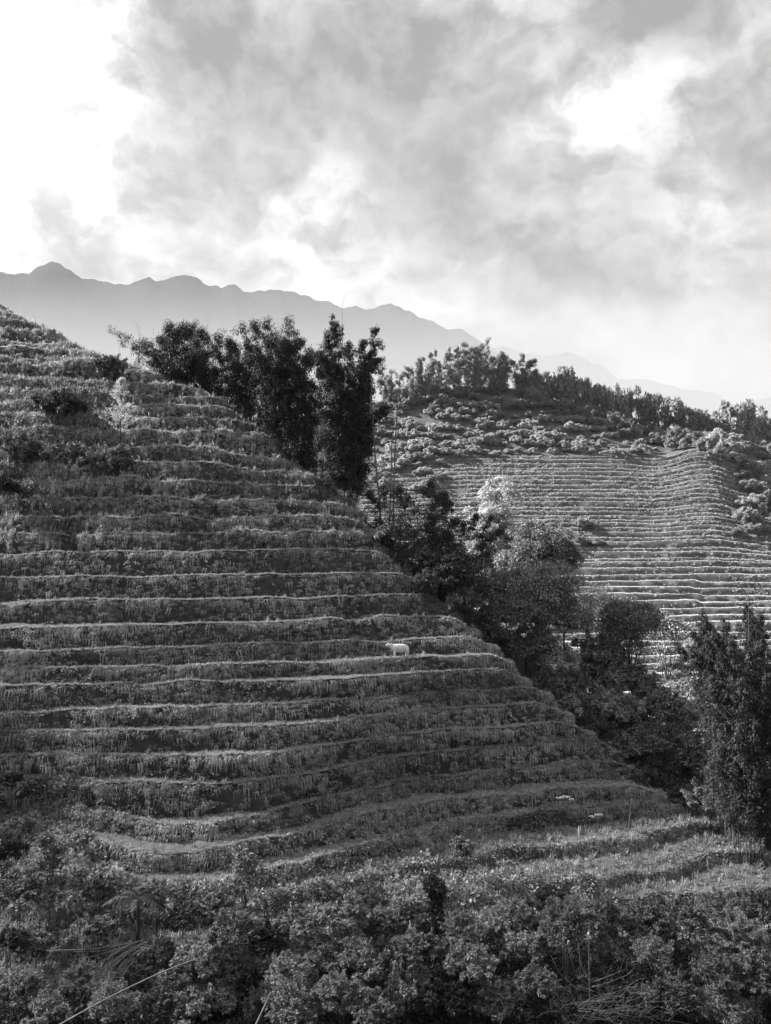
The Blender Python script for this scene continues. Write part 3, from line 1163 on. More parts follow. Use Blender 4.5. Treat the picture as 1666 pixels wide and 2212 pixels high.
def grow_far():
    rng = np.random.default_rng(60)
    L_, S_ = [], []
    n_l = len(far_info)
    for k, I in enumerate(far_info):
        E, F, N, o = I['E'], I['F'], I['N'], I['o']
        Ln = np.linalg.norm(np.diff(E, axis=0), axis=1).sum()
        p, j = strip_points(rng, E, N, int(Ln * 7), -.05, .28, len(E))
        L_.append(p)
        p, j = strip_points(rng, F, E, int(Ln * 3.2), .0, .95, len(E), 0, I['bank'])
        S_.append(p + o[j] * .1)
    p = np.concatenate(L_)
    x, y = px_of(p)
    keep = (x > 780) & (x < 1720) & (rng.uniform(0, 1, len(p)) < .35 + noise2(p, .25, 5) * .9)
    p = p[keep]
    pr = [blade_tuft(rng, 14, .32, .42, .06, 0, .15, seg=2) for _ in range(3)]
    scatter('far_bank_grass', M['far_lip'], pr, p, rng.uniform(0, 6.28, len(p)), rng.uniform(.35, .85, len(p)),
            rng.uniform(0, 1, len(p)), 'bright sunlit grass lining the distant terrace edges', rng)
    p = np.concatenate(S_)
    x, y = px_of(p)
    # weedy patches: left flank, right flank and a drift across the middle; the lower banks are kept clean
    w = noise2(p * np.array([1, .5, .5]), .07, 6)
    dens = np.clip(.12 + 1.0 * np.clip((w - .40) * 3, 0, 1) * np.clip((1300 - y) / 150, .3, 1), 0, 1)
    dens = np.maximum(dens, np.clip((1240 - x) / 90, 0, 1) * np.clip((1420 - y) / 40 + 1, 0, 1))
    dens = np.maximum(dens, np.clip((x - 1560) / 60, 0, .9))
    dens = np.maximum(dens, np.clip((y - 1335) / 40, 0, .95))
    keep = (x > 780) & (x < 1720) & (rng.uniform(0, 1, len(p)) < dens)
    p = p[keep]
    pr = [weed_tuft(rng, 26, .55, .34, .2) for _ in range(3)] + [blade_tuft(rng, 14, .3, .8, .07, 0, .3) for _ in range(2)]
    scatter('far_bank_weeds', M['far_scrub'], pr, p, rng.uniform(0, 6.28, len(p)), rng.uniform(.5, 1.2, len(p)),
            rng.uniform(0, 1, len(p)), 'weeds overgrowing the distant terrace banks', rng)


grow_near()
grow_far()


# ------------------------------------------------------------------ trees, bamboo and shrubs
def bvh():
    V, F, off = [], [], 0
    for I in near_info + far_info:
        V.append(I['verts'])
        F.append(I['faces'] + off)
        off += len(I['verts'])
    for v, f in (far_slope, gully, ground):
        V.append(v)
        F.append(f + off)
        off += len(v)
    V = np.concatenate(V)
    F = np.concatenate(F)
    return BVHTree.FromPolygons([tuple(p) for p in V.tolist()], [tuple(q) for q in F.tolist()])


LAND = bvh()


def drop(x, y, z0=400.0):
    h = LAND.ray_cast(Vector((x, y, z0)), Vector((0, 0, -1)))
    return h[0].z if h[0] else float(ground_z(np.array(x), np.array(y)))


def clump_leaves(rng, c, rc, n, L, W, droop=.35, out_from=None):
    """leaves round clump centres; each clump is a loose rosette facing outwards and up"""
    m = len(c)
    idx = np.repeat(np.arange(m), n)
    u = sphere_dirs(rng, m * n)
    if out_from is not None:
        o = unit(c - out_from)[idx]
        u = unit(u + .55 * o + np.array([0, 0, .25]))
    r = np.broadcast_to(rc, (m,))[idx][:, None]
    p = c[idx] + u * r * rng.uniform(.35, 1.0, (m * n, 1)) ** .7 * np.array([1, 1, .8])
    d = u * .8 + rng.normal(0, .5, p.shape) + np.array([0, 0, -droop])
    nr = u * .8 + np.array([0, 0, .8]) + rng.normal(0, .35, p.shape)
    return leaf_quads(p, d, nr, L * rng.uniform(.6, 1.35, len(p)), W * rng.uniform(.6, 1.35, len(p)))


def bush_shape(rng, n_clump, n_leaf, L, W, flat=.0, tall=1.0, layered=False, stems=5, shoots=0, lobes=0):
    """a unit bush: about 2 wide, 'tall' high, base at the origin; returns crown, stems"""
    d = sphere_dirs(rng, n_clump, -.45)
    rr = rng.uniform(.2, 1.0, n_clump) ** .5
    lump = 1 + .22 * np.sin(d[:, 0] * 3.1 + rng.uniform(0, 6)) * np.cos(d[:, 1] * 2.7 + rng.uniform(0, 6)) + rng.normal(0, .10, n_clump)
    c = d * (rr * lump)[:, None] * np.array([.86, .86, .44 * tall])
    c[:, 2] += .56 * tall
    nl = int(lobes)
    if nl:
        # a crown of several billows, each with its own lit top and shaded foot
        ld = sphere_dirs(rng, nl, -.35)
        lc = ld * np.array([.60, .60, .34 * tall]) * rng.uniform(.7, 1.1, (nl, 1)) + np.array([0, 0, .54 * tall])
        lr = rng.uniform(.26, .46, nl)
        w = rng.integers(0, nl, n_clump)
        dd = sphere_dirs(rng, n_clump, -.15)
        c = lc[w] + dd * lr[w][:, None] * np.array([1, 1, .8])
    if layered:
        c[:, 2] = np.round(c[:, 2] * 5.0) / 5.0 + rng.normal(0, .03, n_clump)
    c[:, 2] = np.maximum(c[:, 2], .06)
    rc = (rng.uniform(.08, .17, n_clump) if lobes else rng.uniform(.10, .26, n_clump)) * (.75 if layered else 1)
    crown = clump_leaves(rng, c, rc, n_leaf, L, W, out_from=np.array([0, 0, .3 * tall]))
    st = []
    if not layered and shoots:
        parts = [crown]
        for i in range(shoots):
            q = c[rng.integers(0, n_clump)]
            dv = unit(q - np.array([0, 0, .25 * tall]) + np.array([0, 0, .35]) + rng.normal(0, .25, 3))
            ln = rng.uniform(.25, .55)
            m = int(64 * ln / .4)
            t = np.linspace(.08, 1, m)[:, None]
            sd = unit(np.cross(dv, np.array([0, 0, 1.0]) + rng.normal(0, .2, 3)))
            sg = np.where(np.arange(m) % 2 == 0, 1.0, -1.0)[:, None]
            p = q + dv * ln * t + np.array([0, 0, -.30]) * t ** 2 * ln + rng.normal(0, .012, (m, 3))
            d = sd * sg + dv * .55 + np.array([0, 0, -.25]) + rng.normal(0, .22, (m, 3))
            parts.append(leaf_quads(p, d, np.array([0, 0, 1.0]) + rng.normal(0, .25, (m, 3)), L * 1.15 * (1.1 - .5 * t[:, 0]), W * .85))
            st.append(tube([q, q + dv * ln * .9], (.008, .003), 3))
        crown = join(parts)
    for i in range(stems):
        q = c[rng.integers(0, n_clump)]
        a = np.array([rng.normal(0, .10), rng.normal(0, .10), -1.3 * tall])
        mid = np.array([a[0], a[1], .05])
        st.append(tube([a, mid, q], (.016, .008), 5))
    return crown, join(st)


def tree_shape(rng, n_clump, n_leaf, L, W, crown_lo=.35, rx=.5, lean=.0, limbs=9, top=1.0, rc=(.07, .13), r0=.022):
    """a unit-height tree: trunk, limbs, open crown of clumps between crown_lo and 1"""
    cz = (crown_lo + top) / 2
    d = sphere_dirs(rng, n_clump, -.9)
    c = d * (rng.uniform(.25, 1, n_clump) ** .5 * (1 + rng.normal(0, .14, n_clump)))[:, None] * np.array([rx, rx, (top - crown_lo) / 2])
    nl = max(6, n_clump // 11)
    w = rng.integers(0, nl, n_clump)
    ld = sphere_dirs(rng, nl, -.9) * rng.uniform(.3, .72, (nl, 1)) * np.array([rx, rx, (top - crown_lo) / 2])
    c = ld[w] + sphere_dirs(rng, n_clump, -.3) * rng.uniform(.36, .62, nl)[w][:, None] * min(rx, (top - crown_lo) / 2) * np.array([1, 1, .8])
    c[:, 2] += cz
    c[:, 0] += lean * c[:, 2]
    crown = clump_leaves(rng, c, rng.uniform(*rc, n_clump), n_leaf, L, W, out_from=np.array([lean * cz, 0, crown_lo]))
    t = np.linspace(0, 1, 7)
    trunk = np.stack([lean * t + .02 * np.sin(t * 5), .015 * np.cos(t * 4), -.03 + t * (top * .86)], -1)
    parts = [tube(trunk, (r0, r0 * .25), 6)]
    for i in range(limbs):
        q = c[rng.integers(0, n_clump)]
        s = rng.uniform(crown_lo * .6, .75)
        a = np.array([np.interp(s, t, trunk[:, 0]), np.interp(s, t, trunk[:, 1]), np.interp(s * .86, t * .86, trunk[:, 2])])
        parts.append(tube([a, a * .45 + q * .55 + np.array([0, 0, -.03]), q], (r0 * .45, r0 * .12), 5))
    return crown, join(parts)


def bamboo_shape(rng, culms, H, spread, arch, L, W, leaf_lo=.3, girth=.9, nodes=34, per=34, tip_girth=.35, base=.5, rad=.05, hmin=.45):
    """a bamboo clump in metres: arching culms, each with its own sleeve of hanging leaves"""
    pos, dr, nr, cul = [], [], [], []
    for i in range(culms):
        a = rng.uniform(0, 2 * np.pi)
        h = H * rng.uniform(hmin, 1.0) ** .8 if i else H
        out = spread * rng.uniform(.25, 1.0) if i else spread * .2
        b = np.array([math.cos(a), math.sin(a)]) * base * rng.uniform(.2, 1)
        t = np.linspace(0, 1, 16)
        ar = arch * rng.uniform(.2, 1.1)
        x = out * t ** 1.6 + ar * np.clip(t - .75, 0, 1) ** 1.5 * 6
        z = h * (t - .10 * ar / max(arch, .01) * np.clip(t - .72, 0, 1) ** 1.6 * 5)
        P = np.stack([b[0] + math.cos(a) * x, b[1] + math.sin(a) * x, z - .25], -1)
        cul.append((P, rad * rng.uniform(.7, 1.1)))
        lo = leaf_lo * rng.uniform(.6, 1.3)
        tt = rng.uniform(lo, 1.0, nodes) ** .85
        tt = np.clip(tt, lo, 1)
        tt[:5] = np.linspace(.9, 1.0, 5)
        g = girth * np.interp(tt, [lo, lo + .15, .8, 1.0], [.6, 1.0, .8, tip_girth]) * rng.uniform(.6, 1.3, nodes)
        C = np.stack([np.interp(tt, t, P[:, k]) for k in range(3)], -1)
        C += rng.normal(0, 1, (nodes, 3)) * np.array([.62, .62, .25]) * g[:, None] * np.interp(tt, [.75, 1], [1, .35])[:, None]
        idx = np.repeat(np.arange(nodes), per)
        u = sphere_dirs(rng, nodes * per)
        p = C[idx] + u * (g[idx] * rng.uniform(.1, 1, len(idx)) ** .6 * .42)[:, None]
        d = u * .7 + np.array([0, 0, -.65]) + rng.normal(0, .35, u.shape)
        pos.append(p)
        dr.append(d)
        nr.append(u + np.array([0, 0, .8]) + rng.normal(0, .5, u.shape))
    pos, dr, nr = np.concatenate(pos), np.concatenate(dr), np.concatenate(nr)
    crown = leaf_quads(pos, dr, nr, L * rng.uniform(.6, 1.3, len(pos)), W * rng.uniform(.7, 1.3, len(pos)))
    return crown, cul


SHARED = {}


def plant_thing(name, label, cat, loc, crown, stem, leaf, wood, rz=0.0, sc=1.0, group=None, stem_name='stem', crown_name='crown'):
    r = empty(name, loc, rz)
    tag(r, label, cat, group)
    r.scale = (sc, sc, sc) if np.isscalar(sc) else sc
    for nm, geo, mat, sm in ((stem_name, stem, wood, True), (crown_name, crown, leaf, False)):
        if geo is None:
            continue
        if id(geo) not in SHARED:
            SHARED[id(geo)] = (geo, mesh_of(name + '_' + nm, geo[0], geo[1], mat, smooth=sm))
        o = obj(nm, SHARED[id(geo)][1], r)
        if o.data.materials[0] != mat:           # same shape, another leaf tone
            o.material_slots[0].link = 'OBJECT'
            o.material_slots[0].material = mat
    return r


def copy_plant(src, loc, rz, sc, label, group, flat=False):
    r = src.copy()
    COL.objects.link(r)
    r.location, r.rotation_euler, r.scale = loc, (0, 0, rz), (sc if not np.isscalar(sc) else (sc, sc, sc))
    r['label'] = label
    if group:
        r['group'] = group
    elif 'group' in r:
        del r['group']
    for ch in src.children:
        c = ch.copy()
        COL.objects.link(c)
        c.parent = r
    return r


def culm_objects(root, cul, mat, every=1):
    for P, r in cul:
        v, f = tube(P, (r, r * .3), 5)
        obj('culm', mesh_of('culm', v, f, mat, smooth=True), root)


def spot(px, row, Y):
    p = at(px, row, Y)
    return float(p[0]), float(p[1]), float(p[2])


def bamboo(label, px, top, Y, rng_seed, culms, spread, arch, leaf='bamboo', L=.34, W=.095, zb=None, **kw):
    x, y, zt = spot(px, top, Y)
    zg = drop(x, y) if zb is None else zb
    rng = np.random.default_rng(rng_seed)
    H = (zt - zg) * 1.03
    crown, cul = bamboo_shape(rng, culms, H, spread, arch, L, W, **kw)
    r = empty('bamboo_clump', (x, y, zg))
    tag(r, label, 'bamboo')
    culm_objects(r, cul, M['culm'])
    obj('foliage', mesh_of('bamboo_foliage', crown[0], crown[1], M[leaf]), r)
    return r


# bamboo on the ridge line, from the left
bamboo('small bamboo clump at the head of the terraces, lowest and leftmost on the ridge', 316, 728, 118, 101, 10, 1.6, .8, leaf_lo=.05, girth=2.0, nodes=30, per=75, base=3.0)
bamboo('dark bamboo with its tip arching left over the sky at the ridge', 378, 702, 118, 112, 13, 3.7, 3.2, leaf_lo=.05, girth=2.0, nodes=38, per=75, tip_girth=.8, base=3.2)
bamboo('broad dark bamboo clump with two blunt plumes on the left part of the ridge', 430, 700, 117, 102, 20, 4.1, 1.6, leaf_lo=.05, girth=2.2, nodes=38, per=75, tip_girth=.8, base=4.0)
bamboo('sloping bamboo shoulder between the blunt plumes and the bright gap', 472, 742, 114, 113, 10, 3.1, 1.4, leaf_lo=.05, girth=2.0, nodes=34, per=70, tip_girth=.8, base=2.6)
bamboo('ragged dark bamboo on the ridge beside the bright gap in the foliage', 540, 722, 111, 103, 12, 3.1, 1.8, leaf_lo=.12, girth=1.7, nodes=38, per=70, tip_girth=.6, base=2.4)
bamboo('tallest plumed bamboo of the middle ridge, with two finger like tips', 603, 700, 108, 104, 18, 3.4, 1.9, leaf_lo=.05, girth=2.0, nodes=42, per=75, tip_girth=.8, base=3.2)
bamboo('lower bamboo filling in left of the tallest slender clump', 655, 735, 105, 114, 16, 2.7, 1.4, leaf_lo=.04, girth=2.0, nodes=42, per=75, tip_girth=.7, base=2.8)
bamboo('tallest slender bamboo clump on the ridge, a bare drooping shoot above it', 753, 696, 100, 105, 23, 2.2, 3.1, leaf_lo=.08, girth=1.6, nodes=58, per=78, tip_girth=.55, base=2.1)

# dark growth down the gully edge
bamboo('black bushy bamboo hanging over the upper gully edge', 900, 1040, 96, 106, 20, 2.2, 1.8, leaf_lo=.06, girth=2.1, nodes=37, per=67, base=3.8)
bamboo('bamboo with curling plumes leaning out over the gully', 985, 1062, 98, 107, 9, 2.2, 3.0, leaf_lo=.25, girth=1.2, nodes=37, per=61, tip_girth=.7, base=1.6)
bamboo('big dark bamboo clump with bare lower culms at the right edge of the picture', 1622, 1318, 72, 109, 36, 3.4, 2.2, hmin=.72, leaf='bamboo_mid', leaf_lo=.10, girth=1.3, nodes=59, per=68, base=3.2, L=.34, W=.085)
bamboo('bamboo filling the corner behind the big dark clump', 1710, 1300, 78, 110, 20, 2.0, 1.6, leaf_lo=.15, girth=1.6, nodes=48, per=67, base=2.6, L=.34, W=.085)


def tree(label, px, top, Y, w_px, seed, leaf, n=90, per=80, lo=.3, L=.42, W=.2, sc_z=1.0, cat='tree', name='tree', layered=False, lean=.0, bot=None):
    x, y, zt = spot(px, top, Y)
    zg = drop(x, y)
    H = zt - zg
    if bot:
        lo = max(.02, (spot(px, bot, Y)[2] - zg) / H)
    wr = w_px / FPX * Y / 2
    rng = np.random.default_rng(seed)
    crown, stem = tree_shape(rng, n, per, L / H, W / H, crown_lo=lo, rx=wr / H, lean=lean, rc=(.9 / H, 1.7 / H), r0=.22 / H)
    if layered:
        v = crown[0].reshape(-1, 4, 3)
        c = v.mean(1)
        z = np.round(c[:, 2] * 11) / 11 + (c[:, 2] - np.round(c[:, 2] * 11) / 11) * .35
        v[:, :, 2] += (z - c[:, 2])[:, None]
        crown = (v.reshape(-1, 3), crown[1])
    return plant_thing(name, label, cat, (x, y, zg - .1), crown, stem, M[leaf], M['bark'], sc=H, stem_name='trunk')


tree('pale sunlit tree rising out of the gully against the far terraces', 1085, 1008, 150, 125, 201, 'sunlit', n=130, per=130, lo=.2, L=.55, W=.26, bot=1240)
tree('smaller pale sunlit tree at the foot of the taller pale tree', 1040, 1120, 140, 95, 202, 'sunlit', n=100, per=110, lo=.15, L=.55, W=.26, bot=1265)
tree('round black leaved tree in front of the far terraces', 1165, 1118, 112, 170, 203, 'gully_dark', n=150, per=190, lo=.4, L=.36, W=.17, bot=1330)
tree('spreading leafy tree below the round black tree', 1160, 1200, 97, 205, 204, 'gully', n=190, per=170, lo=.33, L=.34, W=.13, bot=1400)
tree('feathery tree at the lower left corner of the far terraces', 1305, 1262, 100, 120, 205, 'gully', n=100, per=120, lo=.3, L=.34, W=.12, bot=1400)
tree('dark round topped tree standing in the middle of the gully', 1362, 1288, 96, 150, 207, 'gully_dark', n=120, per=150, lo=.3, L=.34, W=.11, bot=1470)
tree('loose leafy tree with a thin crown in front of the lowest far terraces', 1440, 1312, 118, 90, 206, 'shrub', n=60, per=60, lo=.55, bot=1440)

# shrubs packed along the edge of the terraces, from the top of the gully downwards
rngb = np.random.default_rng(300)
BUSH = []
for i in range(7):
    crown, stem = bush_shape(rngb, 84, 95, .115, [.046, .034, .052, .030, .044, .036, .056][i], tall=[1.0, 1.15, .9, 1.3, 1.05, 1.2, .85][i], shoots=[70, 95, 50, 120, 80, 100, 60][i], lobes=[8, 10, 7, 9, 11, 8, 9][i])
    BUSH.append((crown, stem, [1.0, 1.15, .9, 1.3, 1.05, 1.2, .85][i]))


PROTO = {}


def shrub(label, px, row, Y, w_px, k, leaf='shrub', group=None, name='shrub', cat='shrub', tall=1.0, rz=None, zb=None):
    """crown centred near (px, row); grows from the land below"""
    x, y, zc = spot(px, row, Y)
    r = w_px / FPX * Y / 2
    t = BUSH[k][2]
    zg = zc - .56 * t * r          # the crown is a full round head; its stems reach on down to the soil
    sc = (r, r, r)
    key = (k, leaf)
    rz = rz if rz is not None else (px * 1.7 + row) % 6.28
    if key not in PROTO:
        c, s, t = BUSH[k]
        PROTO[key] = plant_thing(name, label, cat, (x, y, zg), c, s, M[leaf], M['bark'], rz, sc, group)
        return PROTO[key]
    o = copy_plant(PROTO[key], (x, y, zg), rz, sc, label, group)
    return o


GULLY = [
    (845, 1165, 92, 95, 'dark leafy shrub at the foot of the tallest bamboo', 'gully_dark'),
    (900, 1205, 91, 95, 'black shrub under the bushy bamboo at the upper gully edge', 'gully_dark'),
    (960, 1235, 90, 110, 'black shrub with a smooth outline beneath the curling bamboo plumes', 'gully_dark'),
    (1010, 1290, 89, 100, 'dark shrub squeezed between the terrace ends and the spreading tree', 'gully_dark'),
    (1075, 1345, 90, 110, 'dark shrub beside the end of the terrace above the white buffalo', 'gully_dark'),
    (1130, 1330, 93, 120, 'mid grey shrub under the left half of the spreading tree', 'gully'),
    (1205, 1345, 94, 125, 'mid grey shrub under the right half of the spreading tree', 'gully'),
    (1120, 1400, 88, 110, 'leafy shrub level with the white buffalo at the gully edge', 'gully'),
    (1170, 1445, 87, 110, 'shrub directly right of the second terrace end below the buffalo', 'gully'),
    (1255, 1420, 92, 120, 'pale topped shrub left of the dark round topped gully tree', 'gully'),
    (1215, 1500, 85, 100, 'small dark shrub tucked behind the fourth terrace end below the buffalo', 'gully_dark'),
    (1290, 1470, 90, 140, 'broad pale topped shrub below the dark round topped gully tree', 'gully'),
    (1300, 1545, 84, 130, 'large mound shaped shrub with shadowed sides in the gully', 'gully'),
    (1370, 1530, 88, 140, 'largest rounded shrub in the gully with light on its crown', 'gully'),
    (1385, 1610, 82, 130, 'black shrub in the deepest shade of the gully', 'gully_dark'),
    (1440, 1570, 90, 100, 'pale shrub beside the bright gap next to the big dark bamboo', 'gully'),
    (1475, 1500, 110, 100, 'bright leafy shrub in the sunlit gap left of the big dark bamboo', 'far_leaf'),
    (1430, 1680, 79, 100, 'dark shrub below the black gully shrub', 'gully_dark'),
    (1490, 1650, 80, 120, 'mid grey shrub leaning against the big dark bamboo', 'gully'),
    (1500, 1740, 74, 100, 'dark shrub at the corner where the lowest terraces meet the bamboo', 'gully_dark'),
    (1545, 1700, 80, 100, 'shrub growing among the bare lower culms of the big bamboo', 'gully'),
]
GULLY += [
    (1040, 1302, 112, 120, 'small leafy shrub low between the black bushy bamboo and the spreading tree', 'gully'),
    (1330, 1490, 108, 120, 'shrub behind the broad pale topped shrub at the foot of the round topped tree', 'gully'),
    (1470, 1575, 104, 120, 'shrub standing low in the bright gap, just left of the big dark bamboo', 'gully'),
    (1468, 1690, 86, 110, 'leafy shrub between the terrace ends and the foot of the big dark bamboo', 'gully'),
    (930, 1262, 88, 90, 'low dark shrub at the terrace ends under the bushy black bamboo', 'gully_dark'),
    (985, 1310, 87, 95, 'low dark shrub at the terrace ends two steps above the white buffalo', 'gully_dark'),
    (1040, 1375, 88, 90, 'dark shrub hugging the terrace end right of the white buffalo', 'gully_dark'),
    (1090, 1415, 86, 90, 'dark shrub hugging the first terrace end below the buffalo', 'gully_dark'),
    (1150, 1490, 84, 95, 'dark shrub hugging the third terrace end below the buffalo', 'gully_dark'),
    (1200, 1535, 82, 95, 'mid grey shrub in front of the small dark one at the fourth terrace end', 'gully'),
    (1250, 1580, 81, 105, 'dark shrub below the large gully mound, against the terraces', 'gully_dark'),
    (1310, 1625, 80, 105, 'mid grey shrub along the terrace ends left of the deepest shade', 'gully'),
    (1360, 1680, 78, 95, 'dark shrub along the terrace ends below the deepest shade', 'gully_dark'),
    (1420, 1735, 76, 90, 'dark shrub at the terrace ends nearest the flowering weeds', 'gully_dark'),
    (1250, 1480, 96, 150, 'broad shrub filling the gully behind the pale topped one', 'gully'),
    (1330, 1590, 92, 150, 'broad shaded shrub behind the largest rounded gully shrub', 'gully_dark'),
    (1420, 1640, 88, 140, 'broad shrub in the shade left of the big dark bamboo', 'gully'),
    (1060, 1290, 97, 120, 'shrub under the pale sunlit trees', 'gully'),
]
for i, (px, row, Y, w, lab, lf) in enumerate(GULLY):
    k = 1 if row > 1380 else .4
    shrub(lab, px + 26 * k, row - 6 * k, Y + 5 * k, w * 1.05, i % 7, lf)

# shrubs and saplings standing on the upper left terraces
HILL = [
    (122, 890, 105, 120, 'dark rounded bush on the upper terraces left of the silvery sapling', 'shrub_dark'),
    (40, 985, 98, 110, 'pale feathery bush at the left edge of the upper terraces', 'shrub_pale'),
    (20, 1060, 94, 70, 'small dark bush at the left edge below the pale feathery bush', 'shrub_dark'),
    (235, 800, 110, 90, 'low grassy bush at the head of the terraces', 'shrub'),
    (225, 1000, 96, 100, 'wide low bush among wild grass under the silvery sapling', 'shrub'),
    (150, 985, 97, 80, 'low leafy bush right of the pale feathery bush', 'shrub'),
]
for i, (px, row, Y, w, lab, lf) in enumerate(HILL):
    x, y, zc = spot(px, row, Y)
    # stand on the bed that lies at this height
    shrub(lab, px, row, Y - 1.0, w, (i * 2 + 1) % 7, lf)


def conifer_sapling():
    rng = np.random.default_rng(77)
    px, top, bot, Y = 262, 812, 950, 100.0
    x, y, zt = spot(px, top, Y)
    zg = drop(x, y)
    H = zt - zg
    pos, d = [], []
    br = []
    for i in range(70):
        t = rng.uniform(.18, .97)
        a = rng.uniform(0, 6.28)
        ln = (1.0 - t) * .36 * H + .05
        b = np.array([0, 0, t * H])
        e = b + np.array([math.cos(a) * ln, math.sin(a) * ln, ln * .55])
        br.append(tube([b, e], (.02, .006), 4))
        k = 36
        s = rng.uniform(.2, 1, k)[:, None]
        p = b * (1 - s) + e * s + rng.normal(0, .10, (k, 3))
        pos.append(p)
        d.append(unit(e - b)[None] + rng.normal(0, .6, (k, 3)) + np.array([0, 0, .3]))
    pos, d = np.concatenate(pos), np.concatenate(d)
    crown = leaf_quads(pos, d, rng.normal(0, 1, pos.shape), .34 * rng.uniform(.6, 1.3, len(pos)), .09)
    stem = join([tube([[0, 0, -.2], [.03, 0, H * .5], [0, 0, H]], (.09, .02), 6)] + br)
    plant_thing('sapling', 'silvery pointed sapling glowing pale on the upper terraces', 'sapling', (x, y, zg), crown, stem, M['silver'], M['bark'], stem_name='trunk')


conifer_sapling()


def thin_shoot(label, pts_px, Y, r, leaves, seed, tip_curl=None):
    """a bare bamboo shoot or pole: pts in view pixels at distance Y, with a few leaf tufts"""
    rng = np.random.default_rng(seed)
    P = np.array([spot(px, row, Y) for px, row in pts_px])
    zg = drop(P[0, 0], P[0, 1])
    base = P[0].copy()
    base[2] = min(zg, base[2]) - .1
    P = np.concatenate([base[None], P[1:] if abs(base[2] - P[0, 2]) < .5 else P])
    g = np.linspace(0, len(P) - 1, max(8, 3 * len(P)))
    Q = np.stack([np.interp(g, np.arange(len(P)), P[:, k]) for k in range(3)], -1)
    root = empty('bamboo_shoot', tuple(base))
    tag(root, label, 'bamboo')
    v, f = tube(Q - base, (r, r * .35), 5)
    obj('culm', mesh_of('shoot', v, f, M['culm'], smooth=True), root)
    if leaves:
        pos, d = [], []
        for (t0, t1, n, rad) in leaves:
            m = n
            t = rng.uniform(t0, t1, m) * (len(Q) - 1)
            c = np.stack([np.interp(t, np.arange(len(Q)), Q[:, k]) for k in range(3)], -1) - base
            u = sphere_dirs(rng, m)
            pos.append(c + u * rad * rng.uniform(.1, 1, (m, 1)))
            d.append((u * .6 + np.array([0, 0, -.5])) * 1.0)
        pos, d = np.concatenate(pos), np.concatenate(d)
        lv = leaf_quads(pos, d, rng.normal(0, 1, pos.shape), .42 if len(leaves) and leaves[0][3] > .15 else .2, .10 if leaves[0][3] > .15 else .05)
        tag(obj('leaf_sprays', mesh_of('shoot_leaves', lv[0], lv[1], M['bamboo']), root), kind='stuff')


thin_shoot('tall bare bamboo shoot bending at the tip high above the ridge', [(745, 1080), (741, 900), (739, 720), (740, 660), (743, 643), (750, 634)], 101, .034, None, 401)
thin_shoot('bare leaning pole with a few leaves right of the tallest bamboo', [(822, 1100), (812, 1000), (803, 870), (803, 812)], 98, .16, [(.5, .95, 26, .6)], 402)
thin_shoot('thin leafless culm right of the leaning pole', [(843, 1090), (847, 960), (850, 905)], 98, .11, [(.86, 1.0, 34, .9)], 403)
thin_shoot('thin culm with small side twigs farthest right of the tall bamboo', [(850, 1095), (854, 960), (860, 860), (864, 825)], 99, .12, [(.55, .98, 44, .8)], 404)
thin_shoot('thin straight sapling stem rising beside the big dark bamboo', [(1617, 1480), (1618, 1330), (1617, 1255)], 70, .05, [(.6, .85, 60, 1.0)], 405)
for i, (p, lab) in enumerate([
        ([(262, 775), (256, 745), (248, 712)], 'dry stalk leaning left on the ridge, leftmost of the bare stalks'),
        ([(300, 770), (301, 730), (297, 700), (288, 690)], 'dry stalk with a bent tip left of the ridge bamboo'),
        ([(284, 770), (278, 740), (266, 718)], 'short dry stalk between the two taller stalks'),
        ([(300, 772), (303, 735), (302, 703)], 'upright dry stalk behind the bent one'),
        ([(330, 760), (331, 725), (332, 706)], 'dry stalk rising from the small ridge bamboo'),
        ([(448, 760), (449, 715), (450, 680)], 'straight bare shoot above the broad ridge bamboo'),
        ([(411, 740), (411, 710), (410, 692)], 'short bare shoot above the broad ridge bamboo')]):
    thin_shoot(lab, p, 121, .035, None, 410 + i)


# ------------------------------------------------------------------ planting on the far hill
rngf = np.random.default_rng(500)
FARB = []
for i in range(5):
    t = [.9, 1.0, 1.25, .8, 1.1][i]
    crown, stem = bush_shape(rngf, 34, 110, .13, .08, tall=t * 1.1, stems=3, shoots=10)
    FARB.append((crown, stem, t))
FAR_PROTO = {}
FAR_SMALL = []


def slope_spot(px, row):
    """the point of the far hill seen at (px, row), or None"""
    u, z = ray(px, row)
    d = Vector((float(u), 1.0, float(z))).normalized()
    o = d * 150.0
    h = LAND.ray_cast(o, d)
    return h[0] if h[0] else None


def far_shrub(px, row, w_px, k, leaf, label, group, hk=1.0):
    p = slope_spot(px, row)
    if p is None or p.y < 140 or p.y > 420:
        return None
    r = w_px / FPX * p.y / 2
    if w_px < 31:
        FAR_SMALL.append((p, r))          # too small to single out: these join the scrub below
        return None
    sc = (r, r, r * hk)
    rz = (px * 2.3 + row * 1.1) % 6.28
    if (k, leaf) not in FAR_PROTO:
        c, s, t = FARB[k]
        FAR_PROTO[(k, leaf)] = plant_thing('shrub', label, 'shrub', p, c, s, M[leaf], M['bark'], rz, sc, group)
        return FAR_PROTO[(k, leaf)]
    return copy_plant(FAR_PROTO[(k, leaf)], p, rz, sc, label, group)


